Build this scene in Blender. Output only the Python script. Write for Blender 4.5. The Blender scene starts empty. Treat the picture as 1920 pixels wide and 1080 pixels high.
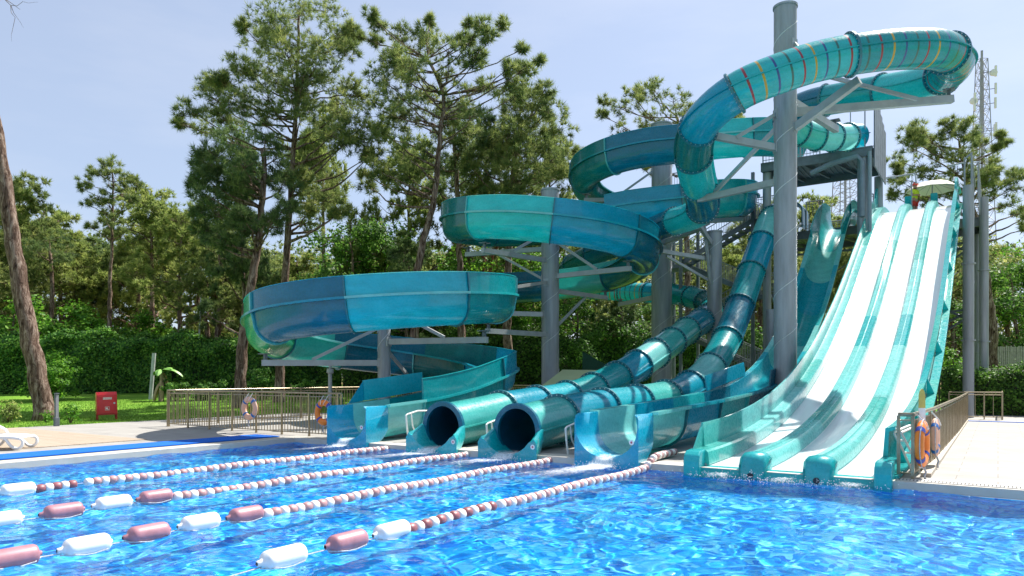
import bpy, math, random
import numpy as np
from mathutils import Vector, Matrix
R = math.radians
scene = bpy.context.scene
COL = scene.collection
# ------------------------------------------------------------------ camera, sky, sun, exposure
FPX, CX, HY, CAMH = 1350.0, 960.0, 706.0, 1.75       # focal length and horizon measured on the 1920 px photo
TH = math.atan(0.675)                                # the pool lanes run along +Y; the camera looks left of them
CT, ST = math.cos(TH), math.sin(TH)
cam = bpy.data.objects.new('camera', bpy.data.cameras.new('camera'))
COL.objects.link(cam)
cam.location = (0, 0, CAMH)
cam.rotation_euler = (R(90), 0, TH)
cam.data.sensor_width = 36.0
cam.data.lens = 36.0 * FPX / 1920.0
cam.data.shift_y = (HY - 540.0) / 1920.0
cam.data.clip_start = 0.1
cam.data.clip_end = 3000
scene.camera = cam

def A2W(a, d, h):                                    # (right, ahead, up) seen from the camera -> world
    return Vector((a * CT - d * ST, a * ST + d * CT, h))
def P(px, py, d):                                    # photo pixel + distance -> world
    return A2W((px - CX) / FPX * d, d, CAMH + (HY - py) / FPX * d)
def G(px, py, z=0.0):                                # photo pixel on the level z -> world
    return P(px, py, (CAMH - z) * FPX / (py - HY))
def PX(px, X, z=0.0):                                # photo column on the plane X -> world
    r = (px - CX) / FPX
    return Vector((X, X * (-r * ST - CT) / (ST - r * CT), z))

SUN_AZ = Vector((0.264, 0.964, 0)).normalized()     # horizontal direction towards the sun
SUN_EL = R(53.5)
world = bpy.data.worlds.new('World')
scene.world = world
world.use_nodes = True
wn, wl = world.node_tree.nodes, world.node_tree.links
wn.clear()
wo = wn.new('ShaderNodeOutputWorld'); bg = wn.new('ShaderNodeBackground')
sky = wn.new('ShaderNodeTexSky')
sky.sky_type = 'NISHITA'; sky.sun_disc = False
sky.sun_elevation = SUN_EL
sky.sun_rotation = math.atan2(SUN_AZ.x, SUN_AZ.y)
sky.air_density = 1.0; sky.dust_density = 1.3; sky.ozone_density = 4.5
hz = wn.new('ShaderNodeMix'); hz.data_type = 'RGBA'; hz.inputs[0].default_value = 0.72     # thin high haze evens the sky out
stc = wn.new('ShaderNodeTexCoord'); smp = wn.new('ShaderNodeMapping'); snz = wn.new('ShaderNodeTexNoise')
smp.inputs['Scale'].default_value = (1.2, 1.2, 5.0); snz.inputs['Scale'].default_value = 1.7; snz.inputs['Detail'].default_value = 5; snz.inputs['Roughness'].default_value = 0.6
wl.new(stc.outputs['Generated'], smp.inputs[0]); wl.new(smp.outputs[0], snz.inputs['Vector'])
cmx = wn.new('ShaderNodeMix'); cmx.data_type = 'RGBA'; cfac = wn.new('ShaderNodeMapRange')
cfac.inputs['From Min'].default_value = 0.45; cfac.inputs['From Max'].default_value = 0.75; wl.new(snz.outputs[0], cfac.inputs['Value']); wl.new(cfac.outputs[0], cmx.inputs[0])
cmx.inputs[6].default_value = (1.86, 2.10, 2.58, 1); cmx.inputs[7].default_value = (2.35, 2.48, 2.78, 1); wl.new(cmx.outputs[2], hz.inputs[7])
wl.new(sky.outputs[0], hz.inputs[6]); wl.new(hz.outputs[2], bg.inputs[0]); bg.inputs[1].default_value = 0.135
wl.new(bg.outputs[0], wo.inputs[0])
sun = bpy.data.objects.new('sun', bpy.data.lights.new('sun', 'SUN'))
COL.objects.link(sun)
sun.data.energy = 4.7; sun.data.angle = R(0.55); sun.data.color = (1.0, 0.95, 0.87)
sd = Vector((SUN_AZ.x * math.cos(SUN_EL), SUN_AZ.y * math.cos(SUN_EL), math.sin(SUN_EL)))
sun.rotation_euler = sd.to_track_quat('Z', 'Y').to_euler()
sun.location = (0, 0, 40)
scene.view_settings.view_transform = 'Standard'
scene.view_settings.look = 'None'
scene.view_settings.exposure = 1.05
scene.view_settings.gamma = 1.0
scene.render.engine = 'CYCLES'
scene.cycles.max_bounces = 8
scene.cycles.transparent_max_bounces = 12

# ------------------------------------------------------------------ materials
MATS = {}
def nodes_of(m):
    m.use_nodes = True
    return m.node_tree.nodes, m.node_tree.links
def base_mat(name, col, rough=0.5, metal=0.0, coat=0.0, spec=0.5):
    m = bpy.data.materials.new(name)
    n, l = nodes_of(m)
    b = n['Principled BSDF']
    b.inputs['Base Color'].default_value = (*col, 1)
    b.inputs['Roughness'].default_value = rough
    b.inputs['Metallic'].default_value = metal
    b.inputs['Coat Weight'].default_value = coat
    b.inputs['Coat Roughness'].default_value = 0.06
    b.inputs['Specular IOR Level'].default_value = spec
    return m, n, l, b
def noise(n, l, scale, detail=4, rough=0.55, coord='Object', sc=(1, 1, 1), dist=0.0):
    tc = n.new('ShaderNodeTexCoord'); mp = n.new('ShaderNodeMapping'); t = n.new('ShaderNodeTexNoise')
    l.new(tc.outputs[coord], mp.inputs[0]); l.new(mp.outputs[0], t.inputs['Vector'])
    mp.inputs['Scale'].default_value = sc
    t.inputs['Scale'].default_value = scale; t.inputs['Detail'].default_value = detail
    t.inputs['Roughness'].default_value = rough; t.inputs['Distortion'].default_value = dist
    return t
def ramp(n, l, src, stops, interp='LINEAR'):
    r = n.new('ShaderNodeValToRGB'); l.new(src, r.inputs[0])
    r.color_ramp.interpolation = interp
    e = r.color_ramp.elements
    while len(e) < len(stops): e.new(0.5)
    for i, (p, c) in enumerate(stops):
        e[i].position = p; e[i].color = (*c, 1) if len(c) == 3 else c
    return r
def bump(n, l, b, src, strength=0.3, dist=0.02):
    bp = n.new('ShaderNodeBump'); bp.inputs['Strength'].default_value = strength; bp.inputs['Distance'].default_value = dist
    l.new(src, bp.inputs['Height']); l.new(bp.outputs[0], b.inputs['Normal'])
    return bp
def mul(c, k): return tuple(min(1.0, x * k) for x in c)
def varied(name, col, amp=0.25, scale=3.0, rough=0.5, metal=0.0, coat=0.0, bumps=0.0, bscale=None, sc=(1, 1, 1), coord='Object', spec=0.5):
    m, n, l, b = base_mat(name, col, rough, metal, coat, spec)
    t = noise(n, l, scale, 5, 0.6, coord, sc)
    r = ramp(n, l, t.outputs[0], [(0.3, mul(col, 1 - amp)), (0.7, mul(col, 1 + amp))])
    l.new(r.outputs[0], b.inputs['Base Color'])
    if bumps:
        t2 = noise(n, l, bscale or scale * 6, 4, 0.6, coord, sc)
        bump(n, l, b, t2.outputs[0], bumps, 0.02)
    MATS[name] = m
    return m
def gelcoat(name, col, trans=0.40):
    """glossy translucent fibreglass with faint streaks and scuffs"""
    m, n, l, b = base_mat(name, col, 0.22, 0, 0.6, 0.5)
    t = noise(n, l, 1.6, 6, 0.65, 'Object', (1, 1, 3.0))
    r = ramp(n, l, t.outputs[0], [(0.32, mul(col, 0.86)), (0.55, col), (0.75, tuple(min(1, x * 1.08 + 0.025) for x in col))])
    l.new(r.outputs[0], b.inputs['Base Color'])
    t2 = noise(n, l, 14, 4, 0.7)
    rr = ramp(n, l, t2.outputs[0], [(0.35, (0.18,) * 3), (0.7, (0.42,) * 3)])
    l.new(rr.outputs[0], b.inputs['Roughness'])
    t3 = noise(n, l, 2.4, 2, 0.5)
    bump(n, l, b, t3.outputs[0], 0.12, 0.05)
    tr = n.new('ShaderNodeBsdfTranslucent'); l.new(r.outputs[0], tr.inputs[0])
    mx = n.new('ShaderNodeMixShader'); mx.inputs[0].default_value = trans
    l.new(b.outputs[0], mx.inputs[1]); l.new(tr.outputs[0], mx.inputs[2])
    l.new(mx.outputs[0], n['Material Output'].inputs[0])
    MATS[name] = m
    return m
GC = {
 'N': gelcoat('gelcoat_navy', (0.0, 0.19, 0.29)),
 'B': gelcoat('gelcoat_blue', (0.0, 0.37, 0.52)),
 'S': gelcoat('gelcoat_sky', (0.015, 0.5, 0.6)),
 'T': gelcoat('gelcoat_teal', (0.0, 0.37, 0.4)),
 'D': gelcoat('gelcoat_deep_teal', (0.0, 0.21, 0.22)),
 'M': gelcoat('gelcoat_mint', (0.08, 0.58, 0.53)),
 'P': gelcoat('gelcoat_pale', (0.26, 0.74, 0.72)),
 'G': gelcoat('gelcoat_green', (0.05, 0.42, 0.24)),
 'A': gelcoat('gelcoat_aqua', (0.02, 0.53, 0.55)),
}
for k_ in ('A', 'T', 'B'): GC[k_ + 'o'] = gelcoat('gelcoat_solid_' + k_, {'A': (0.02, 0.44, 0.46), 'T': (0.0, 0.34, 0.37), 'B': (0.0, 0.33, 0.50)}[k_], 0.06)
flange_m = varied('flange_resin', (0.005, 0.13, 0.17), 0.3, 8, 0.35, 0, 0.3)
flange_l = varied('flange_pale', (0.06, 0.40, 0.42), 0.2, 8, 0.35, 0, 0.3)
stripe_m = {k: base_mat('stripe_' + k, c, 0.3, 0, 0.6)[0] for k, c in
            {'red': (0.26, 0.008, 0.018), 'green': (0.0, 0.10, 0.08), 'blue': (0.0, 0.05, 0.20), 'yellow': (0.46, 0.27, 0.01)}.items()}
lane_white = varied('lane_white', (0.80, 0.815, 0.82), 0.05, 1.2, 0.22, 0, 0.5, 0.15, 6, (3, 0.5, 1))
galv = varied('galvanised_steel', (0.27, 0.29, 0.31), 0.24, 3.2, 0.5, 0.25, 0, 0.06, 30, (1.3, 1.3, 0.16))
galv_d = varied('galvanised_dark', (0.13, 0.155, 0.175), 0.25, 3, 0.5, 0.4)
galv_l = varied('galvanised_arm', (0.34, 0.36, 0.37), 0.12, 3, 0.45, 0.35)
seam_m = varied('weld_seam', (0.55, 0.57, 0.58), 0.1, 10, 0.4, 0.4)
bolt_m = base_mat('bolt_steel', (0.55, 0.6, 0.6), 0.35, 0.8)[0]
bronze = varied('bronze_rail', (0.34, 0.28, 0.19), 0.25, 4, 0.28, 0.75)
white_pl = varied('white_plastic', (0.80, 0.80, 0.79), 0.04, 5, 0.35)
white_pt = varied('white_paint', (0.78, 0.78, 0.74), 0.08, 9, 0.4)
pink_ds = varied('faded_pink_disc', (0.43, 0.235, 0.235), 0.2, 7, 0.5)
pink_pl = varied('faded_red_plastic', (0.36, 0.165, 0.195), 0.16, 7, 0.45)
pink_dk = varied('dark_red_plastic', (0.26, 0.085, 0.095), 0.3, 5, 0.45)
disc_w = varied('white_disc_plastic', (0.78, 0.75, 0.72), 0.1, 9, 0.45)
rope_m = varied('rope_fibre', (0.42, 0.44, 0.48), 0.4, 60, 0.8)
orange_m = varied('orange_vinyl', (0.85, 0.21, 0.015), 0.06, 6, 0.4)
ringp_m = varied('faded_ring_vinyl', (0.72, 0.42, 0.30), 0.12, 6, 0.5)
ringblue = base_mat('ring_blue_band', (0.03, 0.06, 0.32), 0.5)[0]
ringnavy = base_mat('ring_sky_band', (0.01, 0.13, 0.42), 0.5)[0]
red_m = varied('red_enamel', (0.62, 0.012, 0.015), 0.08, 5, 0.3, 0, 0.3)
redd_m = varied('red_enamel_dark', (0.42, 0.01, 0.012), 0.1, 5, 0.35)
bark_m, n, l, b = base_mat('pine_bark', (0.16, 0.11, 0.085), 0.95, spec=0.1)
t = noise(n, l, 6.5, 8, 0.75, 'Object', (1, 1, 0.22), 0.9)
r_ = ramp(n, l, t.outputs[0], [(0.38, (0.03, 0.018, 0.013)), (0.49, (0.16, 0.105, 0.08)), (0.64, (0.42, 0.33, 0.27))])
l.new(r_.outputs[0], b.inputs['Base Color']); bump(n, l, b, t.outputs[0], 1.0, 0.12)
barkr_m, n, l, b = base_mat('red_bark', (0.25, 0.10, 0.06), 0.95, spec=0.1)
t = noise(n, l, 3.0, 8, 0.7, 'Object', (1, 1, 0.3), 0.6)
r_ = ramp(n, l, t.outputs[0], [(0.35, (0.06, 0.025, 0.018)), (0.65, (0.33, 0.13, 0.075))])
l.new(r_.outputs[0], b.inputs['Base Color']); bump(n, l, b, t.outputs[0], 1.0, 0.1)

def foliage(name, dark, mid, light, trans=0.35, scale=0.5):
    m, n, l, b = base_mat(name, mid, 0.55, spec=0.25)
    at = n.new('ShaderNodeAttribute'); at.attribute_name = 'tint'
    t = noise(n, l, scale, 3, 0.6)
    ad = n.new('ShaderNodeMath'); ad.operation = 'MULTIPLY_ADD'
    l.new(t.outputs[0], ad.inputs[0]); ad.inputs[1].default_value = 0.55
    ml = n.new('ShaderNodeMath'); ml.operation = 'MULTIPLY'; ml.inputs[1].default_value = 0.5
    l.new(at.outputs['Fac'], ml.inputs[0]); l.new(ml.outputs[0], ad.inputs[2])
    r = ramp(n, l, ad.outputs[0], [(0.25, dark), (0.52, mid), (0.82, light)])
    l.new(r.outputs[0], b.inputs['Base Color'])
    tr = n.new('ShaderNodeBsdfTranslucent'); l.new(r.outputs[0], tr.inputs[0])
    mx = n.new('ShaderNodeMixShader'); mx.inputs[0].default_value = trans
    l.new(b.outputs[0], mx.inputs[1]); l.new(tr.outputs[0], mx.inputs[2])
    l.new(mx.outputs[0], n['Material Output'].inputs[0])
    return m
fol_pine = foliage('needles_olive', (0.055, 0.09, 0.032), (0.18, 0.245, 0.07), (0.42, 0.44, 0.14), 0.52)
fol_dark = foliage('needles_dark', (0.035, 0.07, 0.03), (0.11, 0.18, 0.06), (0.27, 0.34, 0.1), 0.5)
fol_lite = foliage('needles_light', (0.085, 0.13, 0.035), (0.25, 0.33, 0.08), (0.5, 0.52, 0.16), 0.52)
fol_leaf = foliage('broad_leaves', (0.02, 0.06, 0.014), (0.075, 0.18, 0.028), (0.2, 0.38, 0.055), 0.45)
fol_brt = foliage('bright_leaves', (0.035, 0.12, 0.014), (0.11, 0.29, 0.025), (0.26, 0.46, 0.05), 0.48, 0.8)
fol_ivy = foliage('ivy_leaves', (0.018, 0.07, 0.014), (0.07, 0.21, 0.028), (0.24, 0.44, 0.06), 0.38, 0.9)
fol_dry = foliage('dry_leaves', (0.12, 0.08, 0.04), (0.28, 0.2, 0.1), (0.42, 0.32, 0.18), 0.3)

# ------------------------------------------------------------------ mesh building
WLOC = {}                                             # world location of every thing (no rotation while building)
class MB:
    def __init__(s): s.v = []; s.f = []; s.m = []
    def add(s, vs, fs, mi=0):
        o = len(s.v)
        s.v.extend([tuple(x) for x in vs]); s.f.extend([tuple(i + o for i in f) for f in fs]); s.m.extend([mi] * len(fs))
        return s
    def box(s, c, size, rz=0.0, mi=0):
        x, y, z = (k / 2 for k in size); cr, sr = math.cos(rz), math.sin(rz)
        vs = []
        for dz in (-z, z):
            for dx, dy in ((-x, -y), (x, -y), (x, y), (-x, y)):
                vs.append((c[0] + dx * cr - dy * sr, c[1] + dx * sr + dy * cr, c[2] + dz))
        return s.add(vs, [(3, 2, 1, 0), (4, 5, 6, 7), (0, 1, 5, 4), (1, 2, 6, 5), (2, 3, 7, 6), (3, 0, 4, 7)], mi)
    def beam(s, p, q, w, h, mi=0, up=(0, 0, 1)):
        p, q = Vector(p), Vector(q); t = (q - p).normalized(); u = Vector(up)
        if abs(t.dot(u)) > 0.98: u = Vector((1, 0, 0))
        r = t.cross(u).normalized(); u = r.cross(t)
        vs = []
        for e in (p, q):
            for a, b_ in ((-1, -1), (1, -1), (1, 1), (-1, 1)): vs.append(e + r * a * w / 2 + u * b_ * h / 2)
        return s.add(vs, [(3, 2, 1, 0), (4, 5, 6, 7), (0, 1, 5, 4), (1, 2, 6, 5), (2, 3, 7, 6), (3, 0, 4, 7)], mi)
    def tube(s, pts, r, n=10, mi=0, caps=True, jit=0.0, rng=None):
        pts = [Vector(p) for p in pts]; k = len(pts)
        rs = r if isinstance(r, (list, tuple)) else [r] * k
        t0 = (pts[1] - pts[0]).normalized()
        u = Vector((0, 0, 1)) if abs(t0.z) < 0.9 else Vector((1, 0, 0))
        vs = []
        for i, p in enumerate(pts):
            t = (pts[min(i + 1, k - 1)] - pts[max(i - 1, 0)]).normalized()
            rr = t.cross(u).normalized(); u = rr.cross(t).normalized()
            for j in range(n):
                a = 2 * math.pi * j / n
                q = rs[i] * (1 + (rng.uniform(-jit, jit) if rng else 0))
                vs.append(p + rr * math.cos(a) * q + u * math.sin(a) * q)
        fs = [(i * n + j, i * n + (j + 1) % n, (i + 1) * n + (j + 1) % n, (i + 1) * n + j) for i in range(k - 1) for j in range(n)]
        if caps:
            fs.append(tuple(range(n - 1, -1, -1))); fs.append(tuple((k - 1) * n + j for j in range(n)))
        return s.add(vs, fs, mi)
    def lathe(s, prof, c=(0, 0, 0), ax='Z', n=20, mi=0, closed=False):
        """prof: (radius, height) pairs turned round an axis through c"""
        vs = []
        for r, h in prof:
            for j in range(n):
                a = 2 * math.pi * j / n; x, y = r * math.cos(a), r * math.sin(a)
                p = (x, y, h) if ax == 'Z' else ((x, h, y) if ax == 'Y' else (h, x, y))
                vs.append((p[0] + c[0], p[1] + c[1], p[2] + c[2]))
        k = len(prof); rg = range(k) if closed else range(k - 1)
        fs = [(i * n + j, i * n + (j + 1) % n, ((i + 1) % k) * n + (j + 1) % n, ((i + 1) % k) * n + j) for i in rg for j in range(n)]
        return s.add(vs, fs, mi)
    def sweep(s, frames, prof, closed=True, caps=False, mi=0):
        """frames: (origin, right, up); prof: list of (x, z) or function(i) -> list"""
        vs = []; k = None
        for i, (o, r, u) in enumerate(frames):
            pr = prof(i) if callable(prof) else prof
            k = len(pr)
            for x, z in pr: vs.append(o + r * x + u * z)
        m = len(frames); e = k if closed else k - 1
        fs = [(i * k + j, (i + 1) * k + j, (i + 1) * k + (j + 1) % k, i * k + (j + 1) % k) for i in range(m - 1) for j in range(e)]
        if caps and closed: fs.append(tuple(range(k))); fs.append(tuple((m - 1) * k + j for j in range(k - 1, -1, -1)))
        return s.add(vs, fs, mi)
    def prism(s, poly, y0, y1, ax='Y', mi=0):
        k = len(poly)
        def pt(a, b_, y): return {'Y': (a, y, b_), 'X': (y, a, b_), 'Z': (a, b_, y)}[ax]
        vs = [pt(a, b_, y0) for a, b_ in poly] + [pt(a, b_, y1) for a, b_ in poly]
        fs = [(i, (i + 1) % k, k + (i + 1) % k, k + i) for i in range(k)] + [tuple(range(k - 1, -1, -1)), tuple(range(k, 2 * k))]
        return s.add(vs, fs, mi)
    def build(s, name, mats, parent=None, smooth=False, base=None, bevel=0.0, sharp=40):
        me = bpy.data.meshes.new(name)
        off = Vector((0, 0, 0))
        if parent is not None: off = WLOC.get(parent.name, Vector((0, 0, 0)))
        elif base is not None: off = Vector(base)
        me.from_pydata([(x - off.x, y - off.y, z - off.z) for x, y, z in s.v], [], s.f)
        mats = mats if isinstance(mats, (list, tuple)) else [mats]
        for m in mats: me.materials.append(m)
        if len(mats) > 1: me.polygons.foreach_set('material_index', s.m)
        me.validate()
        if smooth:
            me.shade_smooth() if hasattr(me, 'shade_smooth') else me.polygons.foreach_set('use_smooth', [True] * len(me.polygons))
            if sharp: me.set_sharp_from_angle(angle=R(sharp))
        me.update()
        o = bpy.data.objects.new(name, me); COL.objects.link(o)
        if parent is not None: o.parent = parent; WLOC[o.name] = off
        else: o.location = off; WLOC[o.name] = off
        if bevel:
            b_ = o.modifiers.new('bevel', 'BEVEL'); b_.width = bevel; b_.segments = 2; b_.limit_method = 'ANGLE'
        return o
def tag(o, label=None, cat=None, group=None, kind=None):
    if label: o['label'] = label
    if cat: o['category'] = cat
    if group: o['group'] = group
    if kind: o['kind'] = kind
    return o
def thing(name, label, cat, loc=(0, 0, 0), group=None):
    o = bpy.data.objects.new(name, None); COL.objects.link(o)
    o.location = loc; o.empty_display_size = 0.2; WLOC[o.name] = Vector(loc)
    return tag(o, label, cat, group)
def copy_tree(o, parent=None):
    c = o.copy(); COL.objects.link(c)
    if parent: c.parent = parent
    for ch in list(o.children): copy_tree(ch, c)
    return c
def curve_pts(ctrl, step=0.25):
    """Catmull-Rom through control tuples, resampled evenly; extra values after xyz ride along"""
    c = np.array([list(x) for x in ctrl], float)
    c = np.vstack([2 * c[0] - c[1], c, 2 * c[-1] - c[-2]])
    out = []
    for i in range(1, len(c) - 2):
        p0, p1, p2, p3 = c[i - 1:i + 3]
        for t in np.linspace(0, 1, 40, endpoint=False):
            out.append(0.5 * (2 * p1 + (p2 - p0) * t + (2 * p0 - 5 * p1 + 4 * p2 - p3) * t * t + (3 * p1 - p0 - 3 * p2 + p3) * t ** 3))
    out.append(c[-2]); out = np.array(out)
    sl = np.concatenate([[0], np.cumsum(np.linalg.norm(np.diff(out[:, :3], axis=0), axis=1))])
    n = max(2, int(round(sl[-1] / step)) + 1); q = np.linspace(0, sl[-1], n)
    res = np.stack([np.interp(q, sl, out[:, k]) for k in range(out.shape[1])], 1)
    return res, q
def frames_of(pts, roll=None):
    fr = []; k = len(pts)
    for i in range(k):
        t = Vector(pts[min(i + 1, k - 1)][:3]) - Vector(pts[max(i - 1, 0)][:3]); t.normalize()
        r = t.cross(Vector((0, 0, 1)))
        if r.length < 1e-3: r = fr[-1][1].copy()
        r.normalize(); u = r.cross(t).normalized()
        if roll is not None:
            q = Matrix.Rotation(roll[i], 3, t); r = q @ r; u = q @ u
        fr.append((Vector(pts[i][:3]), r, u))
    return fr
def text_mesh(txt, size, name, mat, parent, loc, rx=90, rz=0.0, depth=0.003):
    cu = bpy.data.curves.new(name, 'FONT'); cu.body = txt; cu.size = size; cu.extrude = depth
    cu.align_x = 'CENTER'; cu.align_y = 'CENTER'
    tmp = bpy.data.objects.new(name, cu); COL.objects.link(tmp)
    dg = bpy.context.evaluated_depsgraph_get(); me = bpy.data.meshes.new_from_object(tmp.evaluated_get(dg))
    bpy.data.objects.remove(tmp); me.materials.clear(); me.materials.append(mat)
    me.transform(Matrix.Rotation(rz, 4, 'Z') @ Matrix.Rotation(R(rx), 4, 'X'))
    o = bpy.data.objects.new(name, me); COL.objects.link(o); o.parent = parent; o.location = Vector(loc) - WLOC[parent.name]
    return o
# ------------------------------------------------------------------ the ground, pool and water
POOL = (-16.6, 13.5)                                  # west wall X, slide-end wall Y
PW = (-16.6, 14.0, -6.0, 13.5)                        # pool x0,x1,y0,y1
WZ = -0.12
def rect_ring(mb, outer, inner, z):
    ox0, ox1, oy0, oy1 = outer; ix0, ix1, iy0, iy1 = inner
    v = [(ox0, oy0, z), (ox1, oy0, z), (ox1, oy1, z), (ox0, oy1, z), (ix0, iy0, z), (ix1, iy0, z), (ix1, iy1, z), (ix0, iy1, z)]
    return mb.add(v, [(0, 1, 5, 4), (1, 2, 6, 5), (2, 3, 7, 6), (3, 0, 4, 7)])
# terrain sheet: flat at the pool, rising gently to the woodland, hole for the pool
def terrain_h(x, y):
    d = -x * ST + y * CT
    return -0.03 + 0.72 * min(1, max(0, (d - 33) / 18)) ** 1.3 if d > 33 else -0.03
g = MB()
xs = [-900, -500, -300, -180] + [-130 + 5 * i for i in range(23)] + [PW[0], -12, -6, 0, 7, PW[1], 20, 30, 45, 70, 120, 250, 500, 900]
ys = [-500, -200, -80, -30, PW[2], 0, 7, PW[3]] + [17 + 4 * i for i in range(26)] + [140, 180, 260, 400, 900]
xs = sorted(set(xs)); ys = sorted(set(ys))
vi = {}
for i, x in enumerate(xs):
    for j, y in enumerate(ys):
        vi[(i, j)] = len(g.v); g.v.append((x, y, terrain_h(x, y)))
for i in range(len(xs) - 1):
    for j in range(len(ys) - 1):
        if xs[i] >= PW[0] and xs[i + 1] <= PW[1] and ys[j] >= PW[2] and ys[j + 1] <= PW[3]: continue
        g.f.append((vi[(i, j)], vi[(i + 1, j)], vi[(i + 1, j + 1)], vi[(i, j + 1)])); g.m.append(0)
lawn_m, n, l, b = base_mat('lawn', (0.13, 0.27, 0.03), 0.9, spec=0.1)
t = noise(n, l, 0.35, 6, 0.65); t2 = noise(n, l, 9, 6, 0.8)
mxn = n.new('ShaderNodeMath'); mxn.operation = 'MULTIPLY_ADD'; mxn.inputs[1].default_value = 0.45
l.new(t2.outputs[0], mxn.inputs[0])
m2 = n.new('ShaderNodeMath'); m2.operation = 'MULTIPLY'; m2.inputs[1].default_value = 0.55; l.new(t.outputs[0], m2.inputs[0]); l.new(m2.outputs[0], mxn.inputs[2])
grass_r = ramp(n, l, mxn.outputs[0], [(0.36, (0.06, 0.15, 0.015)), (0.5, (0.14, 0.29, 0.03)), (0.64, (0.26, 0.40, 0.06))])
# beyond the hedge the ground is straw and pine litter
geo = n.new('ShaderNodeNewGeometry'); dp = n.new('ShaderNodeVectorMath'); dp.operation = 'DOT_PRODUCT'
dp.inputs[1].default_value = (-ST, CT, 0); l.new(geo.outputs['Position'], dp.inputs[0])
mr = n.new('ShaderNodeMapRange'); mr.inputs['From Min'].default_value = 51.5; mr.inputs['From Max'].default_value = 53.5
l.new(dp.outputs['Value'], mr.inputs['Value'])
straw = ramp(n, l, t.outputs[0], [(0.35, (0.13, 0.10, 0.04)), (0.5, (0.30, 0.23, 0.10)), (0.65, (0.42, 0.33, 0.17))])
mc = n.new('ShaderNodeMix'); mc.data_type = 'RGBA'
l.new(mr.outputs[0], mc.inputs[0]); l.new(grass_r.outputs[0], mc.inputs[6]); l.new(straw.outputs[0], mc.inputs[7])
l.new(mc.outputs[2], b.inputs['Base Color']); bump(n, l, b, t2.outputs[0], 0.8, 0.08)
tag(g.build('ground', lawn_m), kind='structure')

# paving
pave_m, n, l, b = base_mat('paving_slabs', (0.42, 0.40, 0.365), 0.75, spec=0.3)
tc = n.new('ShaderNodeTexCoord'); br = n.new('ShaderNodeTexBrick'); l.new(tc.outputs['Object'], br.inputs['Vector'])
br.inputs['Scale'].default_value = 1.0; br.inputs['Brick Width'].default_value = 1.2; br.inputs['Row Height'].default_value = 0.6
br.inputs['Mortar Size'].default_value = 0.009; br.inputs['Mortar Smooth'].default_value = 0.3; br.inputs['Bias'].default_value = 0.0
br.inputs['Color1'].default_value = (0.35, 0.335, 0.31, 1); br.inputs['Color2'].default_value = (0.315, 0.30, 0.28, 1); br.inputs['Mortar'].default_value = (0.22, 0.205, 0.185, 1)
t = noise(n, l, 1.3, 7, 0.7); rr = ramp(n, l, t.outputs[0], [(0.3, (0.84,) * 3), (0.7, (1.06,) * 3)])
mm = n.new('ShaderNodeMix'); mm.data_type = 'RGBA'; mm.blend_type = 'MULTIPLY'; mm.inputs[0].default_value = 1
l.new(br.outputs[0], mm.inputs[6]); l.new(rr.outputs[0], mm.inputs[7]); l.new(mm.outputs[2], b.inputs['Base Color'])
bump(n, l, b, br.outputs['Fac'], -0.3, 0.01)
pv = MB()
def slab(mb, x0, x1, y0, y1, z1, z0=-0.10):
    mb.box(((x0 + x1) / 2, (y0 + y1) / 2, (z0 + z1) / 2), (x1 - x0, y1 - y0, z1 - z0))
CW = 0.52                                              # coping width
slab(pv, -27.9, PW[0] - CW, -14, 13.5 + CW, 0.0)
slab(pv, -27.9, 45, 13.5 + CW, 28, 0.0)
slab(pv, -13, 45, 28, 39.2, 0.0)
slab(pv, PW[1] + CW, 45, -14, 13.5 + CW, 0.0)
slab(pv, PW[0] - CW, PW[1] + CW, -14, PW[2] - CW, 0.0)
pvo = pv.build('paving', pave_m); tag(pvo, kind='structure')
# coping with a slotted overflow channel
cop_m = varied('coping_stone', (0.50, 0.47, 0.41), 0.08, 2.5, 0.7)
cp = MB()
for (x0, x1, y0, y1) in ((PW[0] - CW, PW[0], PW[2] - CW, PW[3] + CW), (PW[1], PW[1] + CW, PW[2] - CW, PW[3] + CW), (PW[0], PW[1], PW[3], PW[3] + CW), (PW[0], PW[1], PW[2] - CW, PW[2])):
    slab(cp, x0, x1, y0, y1, 0.012, -0.14)
tag(cp.build('pool_coping', cop_m, bevel=0.012), kind='structure')
gr_m = varied('overflow_grate', (0.48, 0.46, 0.42), 0.05, 4, 0.6)
gr_d = base_mat('grate_gap', (0.10, 0.10, 0.10), 0.8)[0]
gm = MB()
gm.box(((-1.45 + 14) / 2, 13.5 + 0.20, 0.0135), (15.4, 0.2, 0.003), 0, 1)
x = -1.4
while x < 5.0:
    gm.box((x, 13.7, 0.018), (0.030, 0.2, 0.012), 0, 0); x += 0.052
gm.box((9.5, 13.7, 0.018), (9.0, 0.2, 0.01), 0, 0)
gm.box((6.2, 13.585, 0.018), (15.2, 0.03, 0.012), 0, 0); gm.box((6.2, 13.815, 0.018), (15.2, 0.03, 0.012), 0, 0)
gy = MB(); gy.box((-16.82, 4, 0.0135), (0.14, 18.5, 0.003), 0, 0); 
tag(gm.build('overflow_channel', [gr_m, gr_d]), kind='structure')
tag(gy.build('overflow_channel', varied('grate_line', (0.42, 0.38, 0.31), 0.2, 30, 0.7)), kind='structure')
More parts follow.
